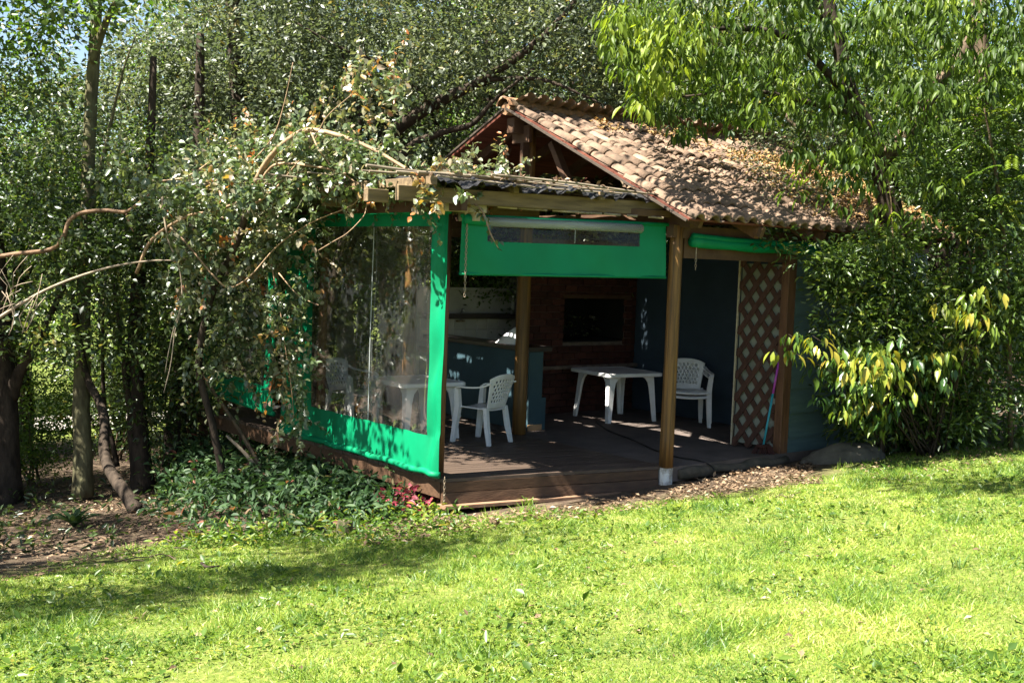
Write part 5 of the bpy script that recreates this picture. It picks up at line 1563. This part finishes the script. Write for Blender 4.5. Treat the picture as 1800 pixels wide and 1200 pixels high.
limb(fp, 'stem', [np.array(fp.location), at(1770, 500, 12.6), at(1750, 300, 12.2), at(1730, 190, 12.0)], [.03, .025, .018, .008], M_BARK, n=6)
for k in range(42):
    q = region([(1660, 140), (1800, 120), (1820, 330), (1760, 420), (1690, 260)], 1, 11.6, 12.4)[0]
    frond(fp, q, RNG.normal(size=3) * np.array([1, 1, .4]) + np.array([-.3, -.3, .1]), RNG.uniform(.22, .36), ML_LIME)

# drooping shrub with yellowing leaves
p = at(1640, 770, 12.9)
ds = thing('drooping_shrub', (p[0], p[1], gz(p[0], p[1])), 'low shrub with large drooping green and yellow leaves beside the lattice post', 'shrub')
PS = [(1430, 640), (1500, 610), (1600, 600), (1700, 600), (1680, 660), (1600, 700), (1560, 750), (1470, 740), (1440, 700)]
cs = np.vstack([region(PS, 84, 12.0, 12.8), region([(1375, 590), (1400, 588), (1450, 595), (1450, 615), (1390, 625)], 7, 11.7, 11.9),
                region([(1460, 615), (1560, 620), (1580, 680), (1480, 660)], 14, 11.6, 12.0), region([(1640, 530), (1790, 500), (1790, 590), (1700, 600)], 14, 11.8, 12.5)])
A1 = rosettes(cs[:84], 11, .138, .37, droop=1.0, rad=.055, tint=(1.6, 2.6))
A2 = rosettes(cs[84:], 11, .138, .37, droop=1.0, rad=.06, tint=(3.0, 2.0))
foliage(ds, 'foliage', LEAF_L, *cat_(A1, A2), ML_SHRUB, single=290)
for k in list(range(0, 84, 9)) + list(range(84, len(cs), 3)):
    b0 = np.array(ds.location) + np.array([rn.uniform(-.2, .2), rn.uniform(-.1, .1), -.03])
    q = cs[k]
    limb(ds, 'stem', [b0, b0 * .55 + q * .45 + np.array([0, 0, .18]), q + np.array([0, 0, .02])], [.012, .008, .003], M_BARKD, n=5)

# ------------------------------------------------------------------ low growth
def ground_sample(px_poly, n, jitter=0):
    W = np.array([ong(x, y)[:2] for x, y in px_poly])
    lo, hi = W.min(0), W.max(0)
    X = np.empty(0); Y = np.empty(0)
    while len(X) < n:
        x = RNG.uniform(lo[0], hi[0], n * 3); y = RNG.uniform(lo[1], hi[1], n * 3)
        k = inpoly(x, y, W)
        X = np.append(X, x[k]); Y = np.append(Y, y[k])
    return X[:n], Y[:n]
def stuffobj(name, mesh, label, cat):
    return tag(link(bpy.data.objects.new(name, mesh)), label, cat, kind='stuff')
GC = [(285, 930), (300, 860), (350, 800), (420, 770), (480, 780), (560, 800), (640, 838), (690, 870), (720, 905), (690, 932), (600, 935), (520, 945), (430, 948), (340, 956)]
x, y = ground_sample(GC, 520)
h = (vnoise(x, y, 1.3, 3) * .38 + .06)
c = np.stack([x, y, gz(x, y) + h * RNG.random(520) ** .6], -1)
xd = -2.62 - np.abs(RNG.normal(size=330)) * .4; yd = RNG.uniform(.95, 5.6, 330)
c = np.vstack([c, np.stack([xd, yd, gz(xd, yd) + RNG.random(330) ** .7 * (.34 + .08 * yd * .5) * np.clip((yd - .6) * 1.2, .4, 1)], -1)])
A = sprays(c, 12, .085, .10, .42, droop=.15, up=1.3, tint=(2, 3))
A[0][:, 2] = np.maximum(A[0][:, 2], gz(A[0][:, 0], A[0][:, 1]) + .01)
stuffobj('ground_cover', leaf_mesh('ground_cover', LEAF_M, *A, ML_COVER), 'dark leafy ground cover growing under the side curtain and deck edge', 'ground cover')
# lighter fringe at the lawn edge
x, y = ground_sample([(560, 930), (640, 900), (700, 880), (790, 905), (820, 925), (760, 935), (660, 955), (580, 955), (420, 965), (300, 965), (300, 950), (430, 938)], 260)
c = np.stack([x, y, gz(x, y) + .02 + .1 * RNG.random(260) ** 2], -1)
A = sprays(c, 9, .06, .07, .42, droop=.1, up=1.2, tint=(3, 2))
A[0][:, 2] = np.maximum(A[0][:, 2], gz(A[0][:, 0], A[0][:, 1]) + .01)
stuffobj('edge_weeds', leaf_mesh('edge_weeds', LEAF_M, *A, ML_LIME), 'pale low weeds along the lawn edge before the red plant', 'weeds')
# red-leaved plant
p = ong(735, 902)
rp_ = thing('red_plant', tuple(p), 'small plant with wine red leaves at the foot of the deck corner', 'plant')
c = np.stack([p[0] + RNG.normal(size=60) * .22, p[1] + RNG.normal(size=60) * .12, p[2] + .04 + .2 * RNG.random(60)], -1)
foliage(rp_, 'foliage', LEAF_M, *sprays(c, 4, .04, .085, .5, droop=0, up=.8, tint=(2, 2)), ML_RED, single=120)
for k in range(12):
    limb(rp_, 'stem', [p + np.array([rn.uniform(-.1, .1), rn.uniform(-.05, .05), 0]), c[k]], [.006, .003], M_BARK, n=4)
def strap(parent, p, d, length, w, m, t, name='leaf'):
    """long channelled strap leaf"""
    d = np.asarray(d, float); d /= np.linalg.norm(d)
    s = norm(np.cross(d, [0, 0, 1.0])[None])[0]
    V = []; n = 8
    for i in range(n + 1):
        f = i / n
        q = np.asarray(p) + d * length * f + np.array([0, 0, -.45 * length * f ** 2.4]) + np.array([d[0], d[1], 0]) * .15 * length * f ** 2
        ww = w * (0.55 + 1.2 * f * (1 - f)) * (1 - f ** 5)
        V += [q - s * ww, q - np.array([0, 0, ww * .45]), q + s * ww]
    F = []
    for i in range(n):
        for k in range(2):
            a = i * 3 + k
            F.append((a, a + 1, a + 4, a + 3))
    me = rawmesh(name, np.array(V) - np.array(parent.location), F, m, np.full(len(V), t), smooth=True)
    return link(bpy.data.objects.new(name, me), parent)
p = ong(130, 928)
brm = thing('rosette_plant', tuple(p), 'strap-leaved rosette plant on the leaf litter below the straight mossy trunk', 'plant')
for k in range(13):
    a = k * 2.4
    el = rn.uniform(.6, 2.2)
    strap(brm, p + np.array([0, 0, .02]), (math.cos(a), math.sin(a), el), rn.uniform(.32, .5), .035, ML_COVER, rn.uniform(.2, .85))
for (x, y, lab, n_) in ((548, 862, None, 0), (928, 888, 'tuft of green weeds under the step tread', 16), (1205, 895, 'tuft of long grass blades at the shaded lawn edge below the corner post', 14), (1680, 1000, 'tuft of longer grass standing in the sunlit lawn at the right', 12), (725, 862, 'lime green upright leaves behind the red plant', 5), (1500, 790, 'thin sprig growing behind the boulder', 4), (760, 1045, 'dark-stemmed weed standing alone in the lawn', 6), (1515, 1080, 'dark upright grass stalk in the lawn', 4)):
    if not lab: continue
    p = ong(x, y)
    g = thing('grass_tuft', tuple(p), lab, 'weed')
    for k in range(n_):
        a = rn.uniform(0, 6.28)
        strap(g, p + np.array([rn.uniform(-.05, .05), rn.uniform(-.05, .05), 0]), (math.cos(a), math.sin(a), rn.uniform(1.2, 4)), rn.uniform(.09, .2), .006, ML_LIME if x != 1205 else ML_GRASS, rn.uniform(.4, .9), name='blade')

# ------------------------------------------------------------------ lawn, litter
N = 420000
Dd = 4.4 + (13.6 - 4.4) * RNG.random(N) ** 1.15
ss = RNG.uniform(-1, 1, N) * (Dd * .475 + .25)
gx = CAM[0] + ss * _r0[0] + Dd * _f0[0]; gy = CAM[1] + ss * _r0[1] + Dd * _f0[1]
ld_ = lawn_d(gx, gy)
pat = vnoise(gx, gy, 2.2, 1) * .6 + vnoise(gx, gy, 6.0, 2) * .4
bare = vnoise(gx, gy, 1.1, 8)
keep = (RNG.random(N) > np.clip((bare - .68) * 3.2, 0, .75)) & (ld_ + (pat - .5) * .9 > .02) & (RNG.random(N) < np.clip(.35 + ld_ * 1.2 + (pat - .45) * 1.2, .05, 1)) & ~((gx > -2.6) & (gx < 5) & (gy > -.22 - .2 * (gx > 0) + np.where(gx < 0, -.2032 * gx * 1, 0)))
gx, gy, pat, Dd = gx[keep], gy[keep], pat[keep], Dd[keep]
N = len(gx)
pos = np.stack([gx, gy, gz(gx, gy) - .004], -1)
ax = norm(RNG.normal(size=(N, 3)) * np.array([.75, .75, .15]) + np.array([0, 0, .62]))
nr = norm(RNG.normal(size=(N, 3)) * .5 + np.array([-.3, -.3, .8]))
long_ = np.clip((vnoise(gx, gy, 3.1, 21) - .62) * 5, 0, 1) * (RNG.random(N) < .5)
hl = RNG.uniform(.014, .05, N) * (.4 + 1.2 * pat) * (1 + 1.3 * long_)
wd = RNG.uniform(.004, .0085, N) * (.7 + .055 * Dd)
tn = np.clip(.16 + .34 * vnoise(gx, gy, .9, 4) + .42 * (vnoise(gx, gy, 5, 6) - .3) - .18 * long_ + RNG.normal(size=N) * .2, .01, .99)
a_x, s_x, n_x = frames(ax, nr)
V = np.stack([pos - s_x * wd[:, None] * .5, pos + s_x * wd[:, None] * .5, pos + a_x * hl[:, None]], 1).reshape(-1, 3)
F = np.arange(N * 3).reshape(-1, 3)
stuffobj('grass', rawmesh('grass', V, F, ML_GRASS, np.repeat(tn, 3)), 'short sunlit yellow-green lawn grass in the foreground', 'grass')
# broad little weed leaves in the lawn
N = 42000
Dd = 4.4 + 7.5 * RNG.random(N) ** 1.1; ss = RNG.uniform(-1, 1, N) * (Dd * .47)
gx = CAM[0] + ss * _r0[0] + Dd * _f0[0]; gy = CAM[1] + ss * _r0[1] + Dd * _f0[1]
k = (lawn_d(gx, gy) > .15) & (vnoise(gx, gy, 1.6, 12) * .6 + vnoise(gx, gy, 5, 13) * .4 > .52)
gx, gy = gx[k], gy[k]; N = len(gx)
L_ = RNG.uniform(.018, .045, N) * (1 + .9 * (RNG.random(N) < .12))
me = leaf_mesh('weeds', LEAF_S, np.stack([gx, gy, gz(gx, gy) + RNG.uniform(.006, .03, N)], -1), norm(RNG.normal(size=(N, 3)) * np.array([1, 1, .35]) + np.array([0, 0, .2])),
               norm(RNG.normal(size=(N, 3)) * .45 + np.array([0, 0, 1.])), L_, L_ * RNG.uniform(.3, .6, N), np.clip(RNG.beta(2.5, 2, N), .01, .99), ML_LIME)
stuffobj('lawn_weeds', me, 'small broad-leaved weeds mixed into the lawn', 'weeds')
# dry leaves: on the bare earth, along the hut, a few on the lawn
xs, ys = [], []
for poly, n in (([(-150, 1040), (-150, 880), (100, 850), (300, 880), (300, 940), (230, 990), (60, 1020)], 2600), ([(1170, 862), (1300, 830), (1420, 815), (1450, 850), (1290, 872), (1180, 885)], 1300),
                ([(860, 905), (1150, 868), (1180, 890), (1000, 915), (860, 925)], 500), ([(600, 930), (860, 905), (880, 930), (640, 965)], 500), ([(120, 860), (300, 790), (330, 880), (200, 900)], 700),
                ([(1500, 830), (1560, 795), (1790, 780), (1800, 810), (1560, 850)], 420), ([(60, 1100), (500, 1000), (1700, 900), (1750, 1180), (100, 1190)], 130)):
    a, b_ = ground_sample(poly, n); xs.append(a); ys.append(b_)
x = np.concatenate(xs); y = np.concatenate(ys); N = len(x)
L_ = RNG.uniform(.025, .075, N)
me = leaf_mesh('leaf_litter', LEAF_S, np.stack([x, y, gz(x, y) + RNG.uniform(.008, .025, N)], -1), norm(RNG.normal(size=(N, 3)) * np.array([1, 1, .2])), norm(RNG.normal(size=(N, 3)) * .3 + np.array([0, 0, 1.])), L_, L_ * .45, RNG.beta(2, 2, N), ML_LITTER)
stuffobj('leaf_litter', me, 'dry brown leaves scattered on the bare earth and lawn edge', 'leaf litter')
# dry leaves lying on the tiles
N = 2600
u_ = np.concatenate([1.75 + 2.95 * RNG.random(4200) ** .8, RNG.uniform(.6, 3.4, 700)])
t_ = np.concatenate([SLOPE * (.02 + .75 * RNG.random(4200)), SLOPE * (.78 + .2 * RNG.random(700))])
k = np.concatenate([RNG.random(4200) < np.clip((u_[:4200] - 1.75) * .9, 0, 1), vnoise(u_[4200:], t_[4200:], 3, 4) > .45])
u_, t_ = u_[k], t_[k]; N = len(u_)
h_ = .075 + .045 * np.abs(np.sin(u_ * math.pi / TILE_W)) + RNG.uniform(0, .02, N)
pos = np.stack([u_, EAVE_V + t_ * math.cos(PIT) - h_ * math.sin(PIT), EAVE_Z + t_ * math.sin(PIT) + h_ * math.cos(PIT)], -1)
L_ = RNG.uniform(.04, .09, N)
me = leaf_mesh('roof_litter', LEAF_S, pos, norm(RNG.normal(size=(N, 3)) * np.array([1, 1, .5])), norm(RNG.normal(size=(N, 3)) * .4 + np.array([0, -.4, 1.])), L_, L_ * .5, RNG.beta(2, 2, N), ML_GOLD)
stuffobj('roof_litter', me, 'golden dry leaves drifted on the far end of the tiled roof', 'leaf litter')
# dry leaves on top of the pergola
N = 420
me = leaf_mesh('pergola_litter', LEAF_S, np.stack([RNG.uniform(-3.3, -.3, N), .02 + 3.0 * RNG.random(N) ** 2, RNG.uniform(2.79, 2.86, N)], -1), norm(RNG.normal(size=(N, 3)) * np.array([1, 1, .4])), norm(RNG.normal(size=(N, 3)) * .5 + np.array([0, 0, 1.])), np.full(N, .065), np.full(N, .035), RNG.beta(2, 2, N), ML_LITTER)
stuffobj('pergola_litter', me, 'dead leaves caught on the canes of the pergola', 'leaf litter')
# twigs lying on the bare earth
mb = MB()
for k in range(170):
    x, y = (RNG.uniform(-40, 330), RNG.uniform(850, 1000)) if k < 120 else (RNG.uniform(1180, 1420), RNG.uniform(838, 880))
    q = ong(x, y) + np.array([0, 0, .015]); a = RNG.uniform(0, 6.28); l = RNG.uniform(.06, .35)
    d = np.array([math.cos(a), math.sin(a), 0]) * l
    e = q + d; e[2] = gz(e[0], e[1]) + .015
    mb.tube([q, (q + e) / 2 + np.array([0, 0, RNG.uniform(0, .03)]), e], [.006, .005, .003], n=4)
o = mb.build('fallen_twigs', M_BARK, None, kind='stuff'); tag(o, 'broken twigs strewn over the bare earth', 'twigs')
# seedlings and low weeds between the left trunks
x, y = ground_sample([(-100, 930), (60, 860), (300, 830), (330, 930), (200, 975), (-100, 1000)], 130)
c = np.stack([x, y, gz(x, y) + .03 + .12 * RNG.random(130) ** 2], -1)
A = sprays(c, 7, .07, .085, .4, droop=.05, up=1.2, tint=(2, 2.5)); A[0][:, 2] = np.maximum(A[0][:, 2], gz(A[0][:, 0], A[0][:, 1]) + .01)
stuffobj('undergrowth', leaf_mesh('undergrowth', LEAF_M, *A, ML_DARK), 'sparse dark seedlings on the leaf litter between the left trunks', 'undergrowth')
# fallen stick on the lawn edge
p = ong(368, 1002)
fs = thing('fallen_stick', tuple(p), 'small curved dead stick lying on the grass at the left', 'stick')
limb(fs, 'stem', [ong(354, 996) + np.array([0, 0, .03]), ong(364, 1003) + np.array([0, 0, .03]), ong(386, 1001) + np.array([0, 0, .03])], [.012, .012, .006], M_BARKD, n=6)

# pieces that belong to a part hang under that part
def adopt(child_names, part_name):
    for o in list(bpy.data.objects):
        if o.parent is not None and o.parent.parent is None and o.name.split('.')[0] in child_names:
            for sib in o.parent.children:
                if sib.name.split('.')[0] == part_name:
                    o.parent = sib
                    break
adopt({'limb'}, 'trunk')
adopt({'twig'}, 'stem')
adopt({'seam'}, 'clear_window')
adopt({'bottom_roll', 'top_rod', 'bottom_hem', 'rolled_canvas'}, 'canvas')
adopt({'canvas_flap'}, 'canvas_roll')
adopt({'post_footing'}, 'corner_post')
adopt({'post_cleat', 'ridge_bracket'}, 'ridge_post')
adopt({'window_sill', 'window_post', 'wall_tile'}, 'kitchen_wall')
adopt({'knob', 'firebox_floor'}, 'firebox')
adopt({'skirting', 'plinth'}, 'base')
adopt({'corner_bracket'}, 'corner_block')
